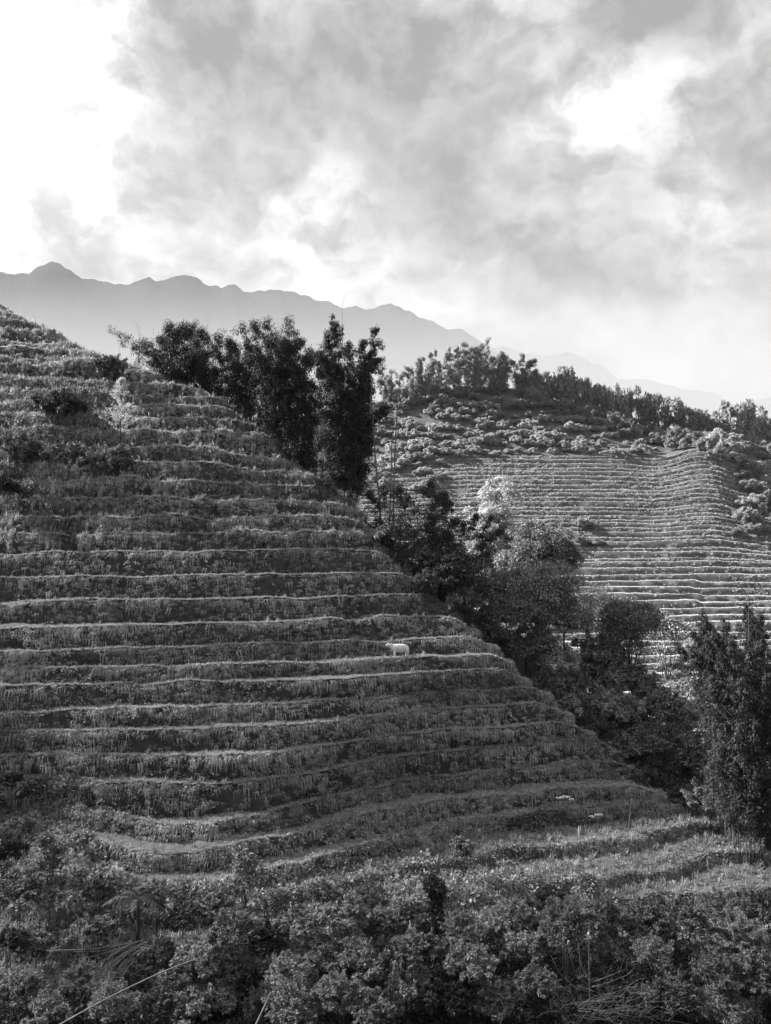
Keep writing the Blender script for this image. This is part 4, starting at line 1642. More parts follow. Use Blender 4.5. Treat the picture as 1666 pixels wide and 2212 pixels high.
def plant_far_hill():
    rng = np.random.default_rng(510)
    crest = lambda x: np.interp(x, [c[0] for c in CREST], [c[1] for c in CREST])
    # contour rows of rounded shrubs above the terraces
    for i, row in enumerate([981, 966, 950, 934, 917, 900, 884]):
        x = 800 + rng.uniform(0, 20)
        while x < 1425:
            r = row + 3 * math.sin(x * .02 + i) + rng.normal(0, 3.0)
            if r > crest(x) + 8 and not (x < 980 and rng.random() < .15):
                w = rng.uniform(18, 30) if rng.random() < .6 else rng.uniform(30, 46)
                size = 'small' if w < 30 else 'large'
                where = ['left end', 'left half', 'middle', 'right half', 'right end'][min(4, int((x - 800) / 125))]
                nth = ['lowest', 'second', 'third', 'fourth', 'fifth', 'sixth', 'topmost'][i]
                far_shrub(x, r, w, int(rng.integers(0, 5)), 'far_leaf', f'{size} pale shrub at the {where} of the {nth} planted row above the distant terraces',
                          f'{size} shrubs at the {where} of the {nth} planted row', rng.uniform(.8, 1.1))
            x += rng.uniform(17, 32)
    # shrubs in the shade under the hilltop bamboo and along the skyline to the right
    for i in range(34):
        x = rng.uniform(850, 1180)
        w = 'left' if x < 960 else 'tallest' if x < 1070 else 'right'
        w = {'left': 'left end of the hilltop grove', 'tallest': 'tallest hilltop bamboo', 'right': 'right end of the hilltop grove'}[w]
        far_shrub(x, rng.uniform(crest(x) + 4, 900), rng.uniform(28, 46), int(rng.integers(0, 5)), 'far_bamboo',
                  'grey scrub bush on the slope beneath the ' + w, 'scrub beneath the ' + w)
    for i in range(70):
        x = rng.uniform(1150, 1700)
        far_shrub(x, crest(x) + rng.uniform(2, 38) * (1 if x < 1480 else .8), rng.uniform(26, 52), int(rng.integers(0, 5)), 'far_leaf' if rng.random() < .5 else 'far_bamboo',
                  *(lambda w: ('leafy shrub on the skyline slope ' + w, 'skyline shrubs ' + w))('beside the hilltop grove' if x < 1270 else 'below the pointed dark tree' if x < 1360 else
                                                                   'around the arching dark tree' if x < 1470 else 'in the dip beside the biggest right tree' if x < 1560 else 'by the right edge'), rng.uniform(.8, 1.4))
    for (x0, x1, y0, y1, n, lab, grp) in [
            (1545, 1690, 962, 1165, 62, 'shrub crowding the right end of the distant terraces', 'shrubs at the right end of the far terraces'),
            (815, 960, 985, 1065, 26, 'sunlit shrub left of the distant terraces, behind the thin poles', 'sunlit shrubs left of the far terraces'),
            (1150, 1290, 1120, 1190, 9, 'small shrub overgrowing the left ends of the distant terraces', 'shrubs over the left ends of the far terraces'),
            (1395, 1520, 1395, 1600, 26, 'sunlit bush on the lowest distant banks seen through the gap', 'bushes in the sunlit gap')]:
        for i in range(n):
            x, y = rng.uniform(x0, x1), rng.uniform(y0, y1)
            if lab.startswith('shrub crowding') and y > 1000 and x < 1575 + 40 * math.sin(y * .03):
                x += 60
            lab2, grp2 = lab, grp
            if 'right end' in lab:
                part = 'uppermost' if y < 1010 else 'middle' if y < 1085 else 'lower'
                lab2, grp2 = f'shrub crowding the right end of the {part} distant terraces', f'shrubs at the right end of the {part} far terraces'
            elif 'gap' in lab:
                part = 'upper' if y < 1470 else 'lower'
                lab2, grp2 = f'sunlit bush in the {part} half of the bright gap between the dark bamboos', f'bushes in the {part} half of the sunlit gap'
            far_shrub(x, y, rng.uniform(20, 46) * (1.3 if 'right end' in lab else 1), int(rng.integers(0, 5)), 'far_leaf' if rng.random() < .6 else 'far_bamboo', lab2, grp2, rng.uniform(.7, 1.1))


plant_far_hill()
rs = np.random.default_rng(515)
scatter('hill_scrub', M['far_leaf'], [FARB[i][0] for i in (0, 1, 2)], np.array([p[:] for p, r in FAR_SMALL]), rs.uniform(0, 6.28, len(FAR_SMALL)),
        np.array([r for p, r in FAR_SMALL]), rs.uniform(0, 1, len(FAR_SMALL)), 'low scrub between the larger shrubs of the distant hill', rs, tilt=.05)


def far_bamboo(label, px, top, base_row, seed, culms, spread, base, arch, leaf='far_bamboo', girth=2.0, lo=.06, per=70, nodes=36):
    p = slope_spot(px, base_row)
    if p is None:
        u, z = ray(px, base_row)
        p = Vector((float(u) * 350, 350.0, float(z) * 350))
    _, _, zt = spot(px, top, p.y)
    rng = np.random.default_rng(seed)
    crown, cul = bamboo_shape(rng, culms, (zt - p.z) * 1.03, spread, arch, .62, .24, leaf_lo=lo, girth=girth, nodes=nodes, per=per, tip_girth=.9, base=base, rad=.09)
    r = empty('bamboo_clump', p)
    tag(r, label, 'bamboo')
    culm_objects(r, cul[:6], M['culm'])
    obj('foliage', mesh_of('far_bamboo_foliage', crown[0], crown[1], M[leaf]), r)


far_bamboo('leaning bamboo plumes at the left end of the hilltop grove', 848, 795, 872, 520, 9, 3.5, 4, 3.0)
far_bamboo('bamboo with a plume slanting left on the hilltop grove', 905, 775, 858, 521, 12, 4.0, 6, 4.0)
far_bamboo('mid height bamboo in the hilltop grove left of its tallest clump', 965, 752, 850, 522, 11, 3.0, 6, 2.0)
far_bamboo('tallest bamboo clump crowning the distant hilltop', 1026, 728, 848, 523, 12, 2.0, 5, 1.2, girth=2.4)
far_bamboo('blunt dark bamboo clump right of the tallest hilltop clump', 1078, 765, 848, 524, 12, 2.0, 6, 1.0, girth=2.4)
far_bamboo('small bamboo with forked top ending the hilltop grove on the right', 1128, 768, 850, 525, 7, 3.0, 3, 3.0)
far_bamboo('low bush like bamboo between the forked bamboo and the skyline trees', 1160, 800, 856, 526, 8, 2.0, 4, 1.0)


def far_tree(label, px, top, base_row, w, seed, leaf='far_bamboo', lo=-.05):
    p = slope_spot(px, base_row)
    if p is None:
        u, z = ray(px, base_row)
        p = Vector((float(u) * 340, 340.0, float(z) * 340))
    _, _, zt = spot(px, top, p.y)
    H = zt - p.z
    c, st, t = FARB[seed % 5]
    r = w / FPX * p.y / 2
    plant_thing('tree', label, 'tree', p - Vector((0, 0, .3 * H)), c, st, M[leaf], M['bark'], (px * 1.3) % 6.28, (r * 1.45, r * 1.45, max(H * 1.3 / (1.12 * t), r)), stem_name='trunk')


for i, (px, top, b, w, lab, lf) in enumerate([
        (1212, 800, 862, 44, 'rounded skyline tree nearest the hilltop grove', 'far_bamboo'),
        (1250, 818, 880, 46, 'pale skyline tree, second one right of the hilltop grove', 'far_leaf'),
        (1297, 832, 892, 40, 'pointed dark tree halfway down the far skyline', 'far_bamboo'),
        (1335, 842, 905, 46, 'bushy pale tree on the far skyline left of the arching tree', 'far_leaf'),
        (1378, 850, 915, 44, 'upright dark tree just left of the arching skyline tree', 'far_bamboo'),
        (1440, 862, 930, 66, 'dark tree arching to the right on the far skyline', 'far_bamboo'),
        (1492, 884, 945, 56, 'rounded tree in the skyline dip right of the arching tree', 'far_bamboo'),
        (1528, 896, 950, 40, 'small dark tree left of the big tree on the right skyline', 'far_bamboo'),
        (1585, 878, 948, 74, 'biggest tree on the right skyline, standing over the terrace corner', 'far_bamboo'),
        (1635, 896, 965, 60, 'tree right of the biggest tree on the right skyline', 'far_leaf'),
        (1672, 910, 990, 70, 'dark tree cut by the right edge on the far skyline', 'far_bamboo')]):
    far_tree(lab, px, top, b, w, 540 + i, lf)


# ------------------------------------------------------------------ the white buffalo
def loft(C, ry, rz, sides=14):
    C = np.asarray(C, float)
    n = len(C)
    t = unit(np.gradient(C, axis=0))
    up = np.array([0, 0, 1.0])
    b = np.array([0, 1.0, 0])
    ang = np.arange(sides) / sides * 2 * np.pi
    V = []
    for i in range(n):
        u = np.cross(t[i], b)
        u = unit(u)
        if u[2] < 0:
            u = -u
        ring = C[i] + b * np.cos(ang)[:, None] * ry[i] + u * np.sin(ang)[:, None] * rz[i]
        V.append(ring)
    V = np.concatenate(V)
    i = np.arange(n - 1)[:, None] * sides
    j = np.arange(sides)[None, :]
    k = (j + 1) % sides
    f = np.stack([i + j, i + k, i + sides + k, i + sides + j], -1).reshape(-1, 4)
    caps = np.array([list(range(sides))[::-1], list(range((n - 1) * sides, n * sides))])
    return V, [f, caps]


def build_buffalo():
    s = .00355
    # profile read along the animal: (x, top, bottom, half width in metres); x runs from nose to rump
    prof = [(372, 474, 492, .05), (384, 455, 506, .085), (410, 438, 518, .10), (440, 410, 526, .115), (480, 398, 535, .13), (520, 412, 552, .14), (560, 432, 585, .17),
            (610, 438, 625, .24), (660, 436, 655, .30), (720, 434, 682, .355), (790, 441, 700, .39), (850, 444, 708, .39), (910, 448, 695, .37),
            (965, 462, 668, .33), (1010, 486, 650, .28), (1045, 525, 625, .20), (1060, 555, 600, .10)]
    C, ry, rz = [], [], []
    for (x, t, b, w) in prof:
        C.append(((x - 720) * s, 0, (812 - (t + b) / 2) * s))
        rz.append((b - t) / 2 * s)
        ry.append(w)
    parts = [loft(C, ry, rz)]
    Z = lambda r: (812 - r) * s
    X = lambda x: (x - 720) * s
    for (yy, dx) in ((-.17, 0), (.17, 34)):
        parts.append(tube([(X(645 + dx), yy, Z(600)), (X(638 + dx), yy, Z(655)), (X(632 + dx), yy * 1.05, Z(715)), (X(630 + dx), yy * 1.05, Z(735)), (X(626 + dx), yy * 1.05, Z(785)), (X(620 + dx), yy * 1.05, Z(800)), (X(616 + dx), yy * 1.05, Z(812))],
                          np.array([.17, .13, .085, .085, .06, .075, .085]), 10))
    for (yy, dx) in ((-.19, 0), (.19, -36)):
        parts.append(tube([(X(990 + dx), yy * .9, Z(570)), (X(1000 + dx), yy, Z(635)), (X(1012 + dx), yy, Z(690)), (X(1026 + dx), yy, Z(725)), (X(1022 + dx), yy, Z(780)), (X(1016 + dx), yy, Z(800)), (X(1010 + dx), yy, Z(812))],
                          np.array([.20, .19, .125, .08, .062, .075, .085]), 10))
    v, f = join(parts)
    me = mesh_of('buffalo_body', v, f)
    tmp = bpy.data.objects.new('buffalo_form', me)
    COL.objects.link(tmp)
    rm = tmp.modifiers.new('r', 'REMESH')
    rm.mode = 'VOXEL'
    rm.voxel_size = .028
    sm = tmp.modifiers.new('s', 'SMOOTH')
    sm.factor = .5
    sm.iterations = 5
    dg = bpy.context.evaluated_depsgraph_get()
    body = bpy.data.meshes.new_from_object(tmp.evaluated_get(dg))
    bpy.data.objects.remove(tmp)
    for p in body.polygons:
        p.use_smooth = True
    body.materials.clear()
    body.materials.append(M['hide'])
    # stand it on the bed of its terrace
    px, Yb = 868, None
    k = [i for i, q in enumerate(NEAR) if q[1] == 1098][0]
    E, N = near_info[k]['E'], near_info[k]['N']
    ex, _ = px_of(E[:NC])
    j = int(np.argmin(np.abs(ex - px)))
    base = E[j] * .62 + N[j] * .38 + np.array([0, 0, .06])
    root = empty('water_buffalo', tuple(base), 0)
    d = E[j + 6] - E[j - 6]
    root.rotation_euler = (0, 0, math.atan2(d[1], d[0]))
    tag(root, 'white water buffalo standing sideways on a terrace, head to the left', 'buffalo')
    obj('body', body, root)
    for sgn in (-1, 1):
        h = tube([(X(462), .09 * sgn, Z(415)), (X(470), .20 * sgn, Z(402)), (X(492), .27 * sgn, Z(396)), (X(520), .27 * sgn, Z(398))], np.array([.035, .032, .022, .008]), 8)
        obj('horn', mesh_of('horn', h[0], h[1], M['horn'], smooth=True), root)
        e = loft([(X(478), .11 * sgn, Z(440)), (X(486), .17 * sgn, Z(446)), (X(496), .24 * sgn, Z(456)), (X(502), .28 * sgn, Z(462))], [.02, .03, .03, .01], [.03, .055, .05, .012], 8)
        obj('ear', mesh_of('ear', e[0], e[1], M['hide'], smooth=True), root)
        c = sphere_ball((X(428), .098 * sgn, Z(440)), .02)
        obj('eye', mesh_of('eye', c[0], c[1], M['horn'], smooth=True), root)
    t = tube([(X(1056), 0, Z(560)), (X(1072), 0, Z(590)), (X(1076), 0, Z(650)), (X(1072), 0, Z(705)), (X(1072), 0, Z(735))], np.array([.04, .03, .022, .03, .01]), 8)
    obj('tail', mesh_of('tail', t[0], t[1], M['hide'], smooth=True), root)


def sphere_ball(c, r, n=8, m=6):
    C = [np.array(c) + np.array([0, 0, r * math.cos(math.pi * i / m)]) for i in range(m + 1)]
    return tube(C, np.array([max(r * math.sin(math.pi * i / m), r * .05) for i in range(m + 1)]), n)


build_buffalo()


# ------------------------------------------------------------------ foreground thicket
def front_Y(row):
    """distance of the thicket's crown at this row: their heads stand about two metres over the valley floor"""
    return float(np.interp(row, [1640, 1760, 1860, 1920, 1960, 2000, 2060, 2120, 2180, 2230], [62, 59.5, 57.5, 55.5, 54, 52, 49.5, 47, 44.5, 42.8]))


THICKET = [
    # along the left edge, from the top down
    (22, 1690, 62, 'shrub_dark', 'black shrub at the left edge where the lower terraces begin'),
    (40, 1790, 80, 'shrub', 'leafy shrub below the black shrub on the left edge'),
    (20, 1850, 95, 'shrub_dark', 'dark shrub on the left edge under the leafy ones'),
    (95, 1880, 90, 'shrub_pale', 'pale topped shrub left of the curved lower terraces'),
    (40, 1935, 120, 'shrub_pale', 'full pale shrub on the left edge, above the dark hollow'),
    (130, 1945, 105, 'shrub', 'shrub with drooping leaves right of the full pale left edge shrub'),
    (215, 1925, 95, 'shrub', 'shrub just left of the dark tree fern'),
    # behind the fallen poles
    (200, 2015, 110, 'shrub_pale', 'pale leafy shrub directly above the fallen bamboo'),
    (95, 2035, 120, 'shrub_pale', 'tall pale shrub left of the fallen bamboo'),
    (20, 2040, 90, 'shrub_dark', 'dark shrub in the hollow at the left edge'),
    (395, 1985, 110, 'shrub', 'shaded shrub right of the dark tree fern'),
    (340, 1935, 80, 'shrub', 'small shrub against the lowest terrace above the tree fern'),
    (455, 1965, 100, 'shrub_pale', 'pale shrub between the tree fern and the slim lone tree'),
    (505, 2020, 130, 'shrub_pale', 'big pale shrub at the right end of the fence rails'),
    (575, 2035, 115, 'shrub_dark', 'dark hanging shrub right of the big pale shrub by the rails'),
    (600, 1960, 100, 'shrub_pale', 'pale shrub right of the slim lone tree'),
    (665, 2000, 120, 'shrub_pale', 'pale shrub below the ivy covered slope'),
    (700, 1935, 90, 'shrub', 'shrub on the slope left of the ivy column'),
    (745, 1985, 110, 'shrub', 'mid grey shrub at the foot of the ivy column, left side'),
    (330, 2065, 95, 'shrub_pale', 'feathery pale shrub standing in front of the fence rails'),
    (285, 2120, 90, 'shrub_dark', 'dark shrub under the fan of fallen bamboo'),
    (415, 2090, 115, 'shrub_pale', 'bright shrub with long leaves right of the fallen bamboo'),
    (480, 2105, 100, 'shrub_pale', 'bright shrub sloping down beside the white leaning stick'),
    (365, 2150, 100, 'shrub', 'shrub below the thick pale pole'),
    (250, 2175, 110, 'shrub', 'pale headed shrub at the bottom edge under the thick pale pole'),
    (170, 2120, 90, 'shrub', 'shrub pierced by the tips of the fallen bamboo'),
    (110, 2190, 100, 'shrub', 'ferny shrub at the bottom edge left of the thick pale pole'),
    (25, 2150, 120, 'shrub_pale', 'bright shrub in the bottom left corner'),
    (440, 2180, 130, 'shrub_pale', 'bright long leaved shrub on the bottom edge, left of the white stick'),
    (615, 2105, 130, 'shrub_pale', 'round headed shrub right of the white leaning stick'),
    (570, 2175, 100, 'shrub_dark', 'dark shrub behind the white leaning stick'),
    (650, 2180, 130, 'shrub', 'rounded shrub on the bottom edge right of the white stick'),
    (700, 2070, 120, 'shrub', 'pale topped shrub in the middle of the thicket'),
    (735, 2150, 120, 'shrub_pale', 'broad headed shrub low in the middle of the thicket'),
    # right half
    (800, 1950, 95, 'shrub', 'shrub left of the ivy column, high on the slope'),
    (830, 2010, 110, 'shrub', 'shrub in front of the ivy column'),
    (800, 2085, 120, 'shrub', 'dense shrub below the ivy column'),
    (880, 2130, 120, 'shrub_pale', 'pale pointed shrub on the lower edge, left of the bare sapling'),
    (820, 2185, 120, 'shrub_pale', 'bright shrub in the middle of the bottom edge'),
    (905, 2060, 110, 'shrub', 'mid grey shrub right of the ivy column'),
    (985, 2010, 105, 'shrub', 'pale tipped shrub at the right of the ivy column, higher up'),
    (1010, 2085, 130, 'shrub', 'wide shrub in the hollow left of the bare sapling'),
    (965, 2150, 110, 'shrub_dark', 'dark shrub in the hollow on the lower edge'),
    (1060, 2160, 120, 'shrub_pale', 'bright headed shrub on the bottom edge near the dead branches'),
    (1100, 1990, 105, 'shrub', 'shrub on the slope above and left of the bare sapling'),
    (1130, 2055, 120, 'shrub', 'shrub directly left of the bare sapling'),
    (1190, 1965, 80, 'shrub_dark', 'dark shrub under the slender dark tree'),
    (1225, 2010, 120, 'shrub_pale', 'pale shrub at the top of the bare sapling'),
    (1330, 2060, 120, 'shrub_pale', 'pale shrub directly right of the bare sapling'),
    (1300, 1990, 95, 'shrub', 'small shrub between the slender dark tree and the grassy bank'),
    (1390, 1995, 110, 'shrub', 'shrub under the bank with the white seed heads'),
    (1345, 2125, 110, 'shrub_dark', 'shadowed shrub behind the dead branches'),
    (1420, 2065, 120, 'shrub_pale', 'bright tiered shrub right of the bare sapling'),
    (1445, 2150, 120, 'shrub', 'dark sided shrub on the lower edge right of the dead branches'),
    (1480, 1985, 110, 'shrub_pale', 'pale shrub on the right under the grassy bank'),
    (1520, 2050, 120, 'shrub', 'full shrub in the right half of the thicket, upper row'),
    (1560, 1975, 110, 'shrub', 'shrub below the big dark bamboo at the edge of the bank'),
    (1600, 2035, 120, 'shrub_pale', 'pale shrub near the right edge, upper row of the thicket'),
    (1650, 1970, 100, 'shrub', 'shrub cut by the right edge below the bamboo'),
    (1560, 2120, 125, 'shrub_pale', 'bright shrub near the right edge, middle row of the thicket'),
    (1640, 2110, 120, 'shrub', 'shrub cut by the right edge, middle row of the thicket'),
    (1500, 2185, 110, 'shrub', 'shrub on the bottom edge between the dead branches and the right corner'),
    (1590, 2190, 120, 'shrub_pale', 'pale shrub on the bottom edge beside the right corner'),
    (1660, 2190, 100, 'shrub_dark', 'shrub in the bottom right corner'),
    (1240, 2180, 110, 'shrub_dark', 'dark shrub beneath the bare sapling on the bottom edge'),
    (1160, 2130, 110, 'shrub', 'shrub left of the lower stem of the bare sapling'),
]
rt = np.random.default_rng(610)
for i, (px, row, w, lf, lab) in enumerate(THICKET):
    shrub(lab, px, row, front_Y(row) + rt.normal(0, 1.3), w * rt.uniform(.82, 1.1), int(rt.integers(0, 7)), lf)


# ground cover of small leaves over the lower slope and between the shrubs
def creeper():
    rng = np.random.default_rng(620)
    n = 17000
    px = rng.uniform(-40, 1710, n)
    row = rng.uniform(1690, 2240, n)
    top = np.interp(px, [0, 140, 230, 300, 600, 760, 900, 1000, 1150, 1300, 1420, 1666], [1650, 1690, 1860, 1935, 1915, 1850, 1790, 1810, 1840, 1915, 1945, 1960])
    keep = (row > top + rng.normal(0, 12, n)) & (row < np.interp(px, [0, 500, 700, 1300, 1666], [1930, 1940, 1990, 1990, 1990]) + rng.normal(0, 25, n))
    px, row = px[keep], row[keep]
    P = []
    for a, b in zip(px, row):
        u, z = ray(a, b)
        d = Vector((float(u), 1.0, float(z))).normalized()
        h = LAND.ray_cast(d * 38.0, d)
        if h[0] and h[0].y < 90:
            P.append(h[0][:])
    P = np.array(P)
    patch = noise2(P, .35, 21)
    k = rng.uniform(0, 1, len(P)) < np.clip(patch * 1.7 - .1, .12, 1)
    P, patch = P[k], patch[k]
    pr = [weed_tuft(rng, 22, .42, .24, .17) for _ in range(4)]
    P[:, 2] += rng.uniform(0, .3, len(P))
    scatter('creeper', M['weed'], pr, P, rng.uniform(0, 6.28, len(P)), rng.uniform(.6, 1.35, len(P)) * (.7 + .6 * patch),
            np.clip(patch * .6 + rng.normal(0, .25, len(P)), 0, 1), 'leafy creeper covering the slope below the terraces', rng, tilt=.35)


creeper()


def undergrowth():
    rng = np.random.default_rng(625)
    n = 9000
    x = rng.uniform(-32, 34, n)
    y = rng.uniform(40, 60, n)
    P = np.stack([x, y, ground_z(x, y)], -1)
    px, row = px_of(P)
    P = P[(px > -80) & (px < 1750)]
    pr = [weed_tuft(rng, 18, .40, .26, .12) for _ in range(3)]
    scatter('undergrowth', M['shrub_dark'], pr, P, rng.uniform(0, 6.28, len(P)), rng.uniform(.6, 1.5, len(P)), rng.uniform(0, 1, len(P)),
            'dark undergrowth on the valley floor between the shrubs', rng, tilt=.3)


undergrowth()


def pole(name, label, cat, pts, r0, r1, mat, group=None, segs=14, node=0.0):
    """a single stick or culm through view points (px, row, Y)"""
    P = np.array([spot(*p) for p in pts])
    g = np.linspace(0, len(P) - 1, segs)
    if len(P) > 2:
        co = [np.polyfit(np.arange(len(P)), P[:, k], min(2, len(P) - 1)) for k in range(3)]
        Q = np.stack([np.polyval(c, g) for c in co], -1)
    else:
        Q = np.stack([np.interp(g, np.arange(len(P)), P[:, k]) for k in range(3)], -1)
    o = Q[0].copy()
    r = np.linspace(r0, r1, segs)
    if node:
        r = r * (1 + node * (np.arange(segs) % 2))
    v, f = tube(Q - o, r, 6)
    ob = obj(name, mesh_of(name, v, f, mat, smooth=True), None, tuple(o))
    tag(ob, label, cat, group)
    return ob


# fallen bamboo
pole('bamboo_pole', 'long thick pale bamboo pole lying slantwise over the shrubs', 'pole', [(110, 2225, 40.6), (290, 2128, 41.6), (430, 2070, 42.4)], .042, .026, M['pole'], node=.15, segs=24)
fr = np.random.default_rng(640)
FALL = [((312, 2030), (225, 2060), (150, 2075)), ((310, 2036), (232, 2085), (170, 2150)), ((308, 2040), (240, 2090), (190, 2145)), ((304, 2040), (250, 2085), (205, 2160)),
        ((315, 2044), (255, 2095), (215, 2150)), ((300, 2032), (235, 2070), (195, 2110)), ((305, 2050), (262, 2085), (238, 2130)), ((296, 2044), (222, 2100), (172, 2170)),
        ((300, 2034), (200, 2050), (110, 2055)), ((262, 2008), (248, 2046), (205, 2140)), ((318, 2046), (265, 2110), (245, 2190)), ((285, 2038), (215, 2080), (165, 2120))]
for i, p in enumerate(FALL):
    Y = 44.2 - .10 * i
    pole('fallen_bamboo', 'thin fallen bamboo stem in the fan of bent stems above the thick pale pole', 'bamboo',
         [(p[0][0], p[0][1], Y + 1.2), (p[1][0], p[1][1], Y + .3), (p[2][0], p[2][1], Y - 1.0)], .022, .010, M['twig'], 'fan of fallen bamboo stems')
pole('stick', 'white leaning stick at the bottom edge left of centre', 'stick', [(548, 2225, 41.2), (586, 2143, 42.0)], .06, .045, M['pole'])
pole('stick', 'thin dark stick crossing the white leaning stick', 'stick', [(604, 2215, 43.2), (575, 2160, 44.0)], .025, .015, M['twig'])
pole('stick', 'thin twig lying level behind the white leaning stick', 'stick', [(530, 2172, 44.4), (572, 2150, 44.6)], .02, .015, M['twig'])
pole('stick', 'thin upright stick at the bottom left of the bottom edge centre', 'stick', [(783, 2215, 43.0), (796, 2135, 43.4)], .022, .014, M['twig'])
pole('stake', 'thin pale stake standing upright on the lower right terraces', 'stake', [(1356, 1806, 68), (1365, 1724, 68)], .028, .018, M['pole'])


def fence():
    root = empty('bamboo_fence', spot(160, 2090, 50.5))
    tag(root, 'two level bamboo rails half hidden behind the fallen bamboo', 'fence')
    o = np.array(root.location)
    for (a, b) in (((100, 2054), (700, 2036)), ((160, 2057), (470, 2050))):
        A, B = np.array(spot(a[0], a[1], 50.5)), np.array(spot(b[0], b[1], 50.5))
        t = np.linspace(0, 1, 16)[:, None]
        v, f = tube(A * (1 - t) + B * t - o, .034 * (1 + .15 * (np.arange(16) % 2)), 6)
        obj('rail', mesh_of('rail', v, f, M['twig'], smooth=True), root)
    for px in (180, 330, 450, 600):
        A = np.array(spot(px, 2026, 50.6))
        z = drop(A[0], A[1])
        v, f = tube(np.array([[A[0], A[1], z - .2], [A[0], A[1], A[2]]]) - o, .05, 6)
        obj('post', mesh_of('post', v, f, M['twig'], smooth=True), root)


fence()


def tree_fern():
    rng = np.random.default_rng(650)
    x, y, z = spot(298, 1952, 52.5)
    zg = drop(x, y)
    root = empty('tree_fern', (x, y, zg))
    tag(root, 'dark tree fern with drooping feathered fronds below the lowest terrace', 'tree fern')
    h = z - zg + .3
    v, f = tube([[0, 0, -.2], [.05, 0, h * .6], [0, 0, h]], (.16, .11), 8)
    obj('trunk', mesh_of('fern_trunk', v, f, M['bark'], smooth=True), root)
    for i in range(13):
        a = i * 2.4 + rng.uniform(-.2, .2)
        ln = rng.uniform(1.7, 2.5)
        t = np.linspace(0, 1, 26)
        r = ln * t
        zz = h + .75 * ln * (t * .75 - t * t * rng.uniform(1.0, 1.35))
        P = np.stack([np.cos(a) * r, np.sin(a) * r, zz], -1)
        tv = tube(P, (.03, .008), 4)
        d = np.array([-math.sin(a), math.cos(a), 0])
        pos, dr = [], []
        for s in (-1, 1):
            w = s * d[None] + np.array([math.cos(a), math.sin(a), 0]) * .35 + np.array([0, 0, -.45])
            pos.append(P[2:])
            dr.append(np.broadcast_to(w, P[2:].shape) + rng.normal(0, .08, P[2:].shape))
        q = leaf_quads(np.concatenate(pos), np.concatenate(dr), np.array([0, 0, 1.0]), np.concatenate([.62 * np.sin(np.pi * (.12 + .85 * t[2:]))] * 2), .15)
        vv, ff = join([tv, q])
        obj('frond', mesh_of('frond', vv, ff, M['shrub_dark']), root)


tree_fern()


def slim_tree(label, px, top, base_row, Y, w_px, seed, leaf, lo, n=26, per=50, L=.3, W=.13, name='tree', cat='tree'):
    x, y, zt = spot(px, top, Y)
    _, _, zb = spot(px, base_row, Y)
    zg = min(drop(x, y), zb)
    H = zt - zg
    rng = np.random.default_rng(seed)
    crown, stem = tree_shape(rng, n, per, L / H, W / H, crown_lo=lo, rx=w_px / FPX * Y / 2 / H, rc=(.3 / H, .6 / H), r0=.07 / H, limbs=6)
    plant_thing(name, label, cat, (x, y, zg), crown, stem, M[leaf], M['bark'], sc=H, stem_name='trunk')


slim_tree('slim lone tree with a thin stem in front of the lowest curved terraces', 530, 1838, 2000, 54.5, 62, 660, 'shrub', .55)
slim_tree('column of ivy swallowing a dead trunk on the slope', 935, 1850, 2005, 55.0, 52, 661, 'shrub_dark', .1, n=60, per=70, L=.24, W=.16, name='ivy_column', cat='ivy')
slim_tree('slender dark tree under the grassy bank with seed heads', 1277, 1868, 1985, 56.0, 42, 662, 'shrub', .35, n=34)
slim_tree('thin stemmed tree among the shrubs at the left of the curved terraces', 105, 1790, 1960, 55.5, 54, 663, 'shrub', .6, n=18)
slim_tree('small leafy tree standing on the bank above the ivy slope', 1000, 1795, 1870, 63, 46, 664, 'shrub', .3, n=18)


def bare_sapling():
    rng = np.random.default_rng(670)
    Y = 43.2
    x, y, zt = spot(1273, 1985, Y)
    zg = drop(x, y)
    root = empty('bare_sapling', (x, y, zg))
    tag(root, 'bare sapling with a pale straight stem and forked upturned branches', 'sapling')
    H = zt - zg
    v, f = tube([[0, 0, -.2], [.03, 0, H * .4], [-.03, 0, H * .75], [0, 0, H]], (.075, .012), 7)
    obj('trunk', mesh_of('sapling_stem', v, f, M['twig'], smooth=True), root)
    zf = spot(1273, 2118, Y)[2] - zg
    for (dx, dz, dy) in ((-2.2, 1.9, .2), (1.9, 1.5, -.3), (-.5, 1.6, .6), (2.9, .9, .4), (-1.3, 2.2, -.5)):
        z0 = zf + rng.uniform(-.9, .25)
        P = np.array([[0, 0, z0], [dx * .35, dy * .4, z0 + dz * .15], [dx * .75, dy * .8, z0 + dz * .5], [dx * .95, dy, z0 + dz]]) + rng.normal(0, .05, (4, 3)) * np.array([[0], [1], [1], [1]])
        parts = [tube(P, (.035, .010), 5)]
        for k in range(5):
            s = rng.uniform(.35, .95)
            b = np.array([np.interp(s * 3, range(4), P[:, c]) for c in range(3)])
            parts.append(tube([b, b + np.array([rng.normal(0, .3), rng.normal(0, .2), rng.uniform(.2, .6)])], (.014, .005), 4))
        v, f = join(parts)
        obj('branch', mesh_of('sapling_branch', v, f, M['twig'], smooth=True), root)


bare_sapling()


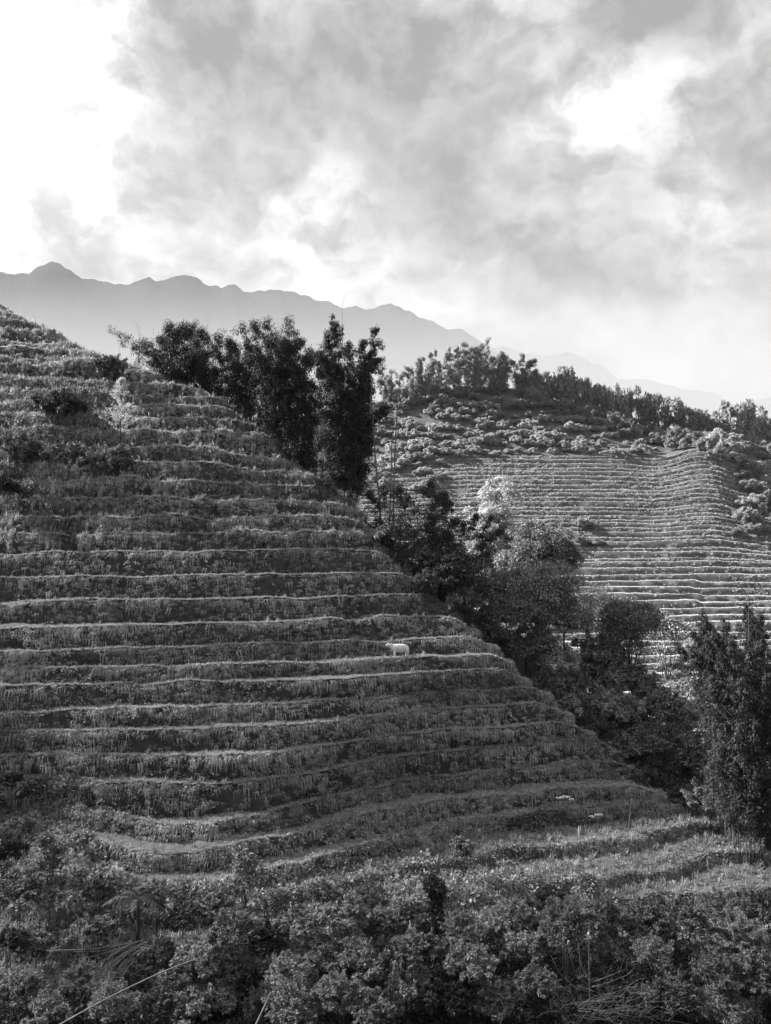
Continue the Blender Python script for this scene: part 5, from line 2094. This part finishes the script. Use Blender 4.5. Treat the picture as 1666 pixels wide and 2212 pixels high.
def dead_branches():
    rng = np.random.default_rng(680)
    x, y, z = spot(1262, 2185, 41.8)
    root = empty('dead_branches', (x, y, z))
    tag(root, 'fallen dead bough fanning out leafless twigs beside the bare sapling', 'bough')
    for i in range(26):
        a = rng.normal(.05, .42)
        side = -1 if i % 5 == 0 else 1
        ln = rng.uniform(1.6, 5.2) * (.55 if side < 0 else 1)
        t = np.linspace(0, 1, 7)
        P = np.stack([side * ln * t, rng.uniform(-.8, .8) * t * 1.6, ln * (math.sin(a) * t * .6 + rng.uniform(-.05, .16) * t * t)], -1)
        P[1:] += rng.normal(0, .11, (6, 3))
        P += np.array([rng.uniform(-.6, 2.4) if i else 0, rng.uniform(-.5, .5), rng.uniform(-.1, .4)])
        parts = [tube(P, (.020, .006), 5)]
        for k in range(6):
            s = rng.uniform(.25, .98) * 6
            b = np.array([np.interp(s, range(7), P[:, c]) for c in range(3)])
            e = b + np.array([side * rng.uniform(.1, .6), rng.normal(0, .2), rng.uniform(-.1, .55)])
            parts.append(tube([b, (b + e) / 2 + rng.normal(0, .04, 3), e], (.014, .005), 4))
        v, f = join(parts)
        obj('branch', mesh_of('dead_branch', v, f, M['twig'], smooth=True), root)


dead_branches()


def flower_plant(label, px, row, Y, n, seed):
    """a tall weed with flat white flower heads"""
    rng = np.random.default_rng(seed)
    x, y, z = spot(px, row, Y)
    zg = drop(x, y)
    if not (0 < z - zg < 3):
        zg = z - 1.0
    root = empty('flowering_weed', (x, y, zg))
    tag(root, label, 'flowers')
    for i in range(n):
        tip = np.array([(i - n / 2) * .30 + rng.normal(0, .08), rng.normal(0, .2), z - zg + rng.normal(0, .12) - abs(i - n / 2) * .05])
        v, f = tube([[rng.normal(0, .05), 0, -.1], tip * np.array([.6, .6, .6]), tip], (.02, .012), 5)
        st = obj('stem', mesh_of('weed_stem', v, f, M['twig'], smooth=True), root)
        u = sphere_dirs(rng, 26, .3)
        q = leaf_quads(tip + u * np.array([.16, .16, .05]), u * np.array([1, 1, .2]), np.array([0, 0, 1.0]), .13, .09)
        obj('flower_head', mesh_of('flower_head', q[0], q[1], M['plume']), st)


flower_plant('weed with flat white flower heads on the lower right terraces', 1225, 1722, 70, 5, 690)
flower_plant('smaller white flowered weed right below the flat white flower heads', 1290, 1757, 68.5, 3, 691)
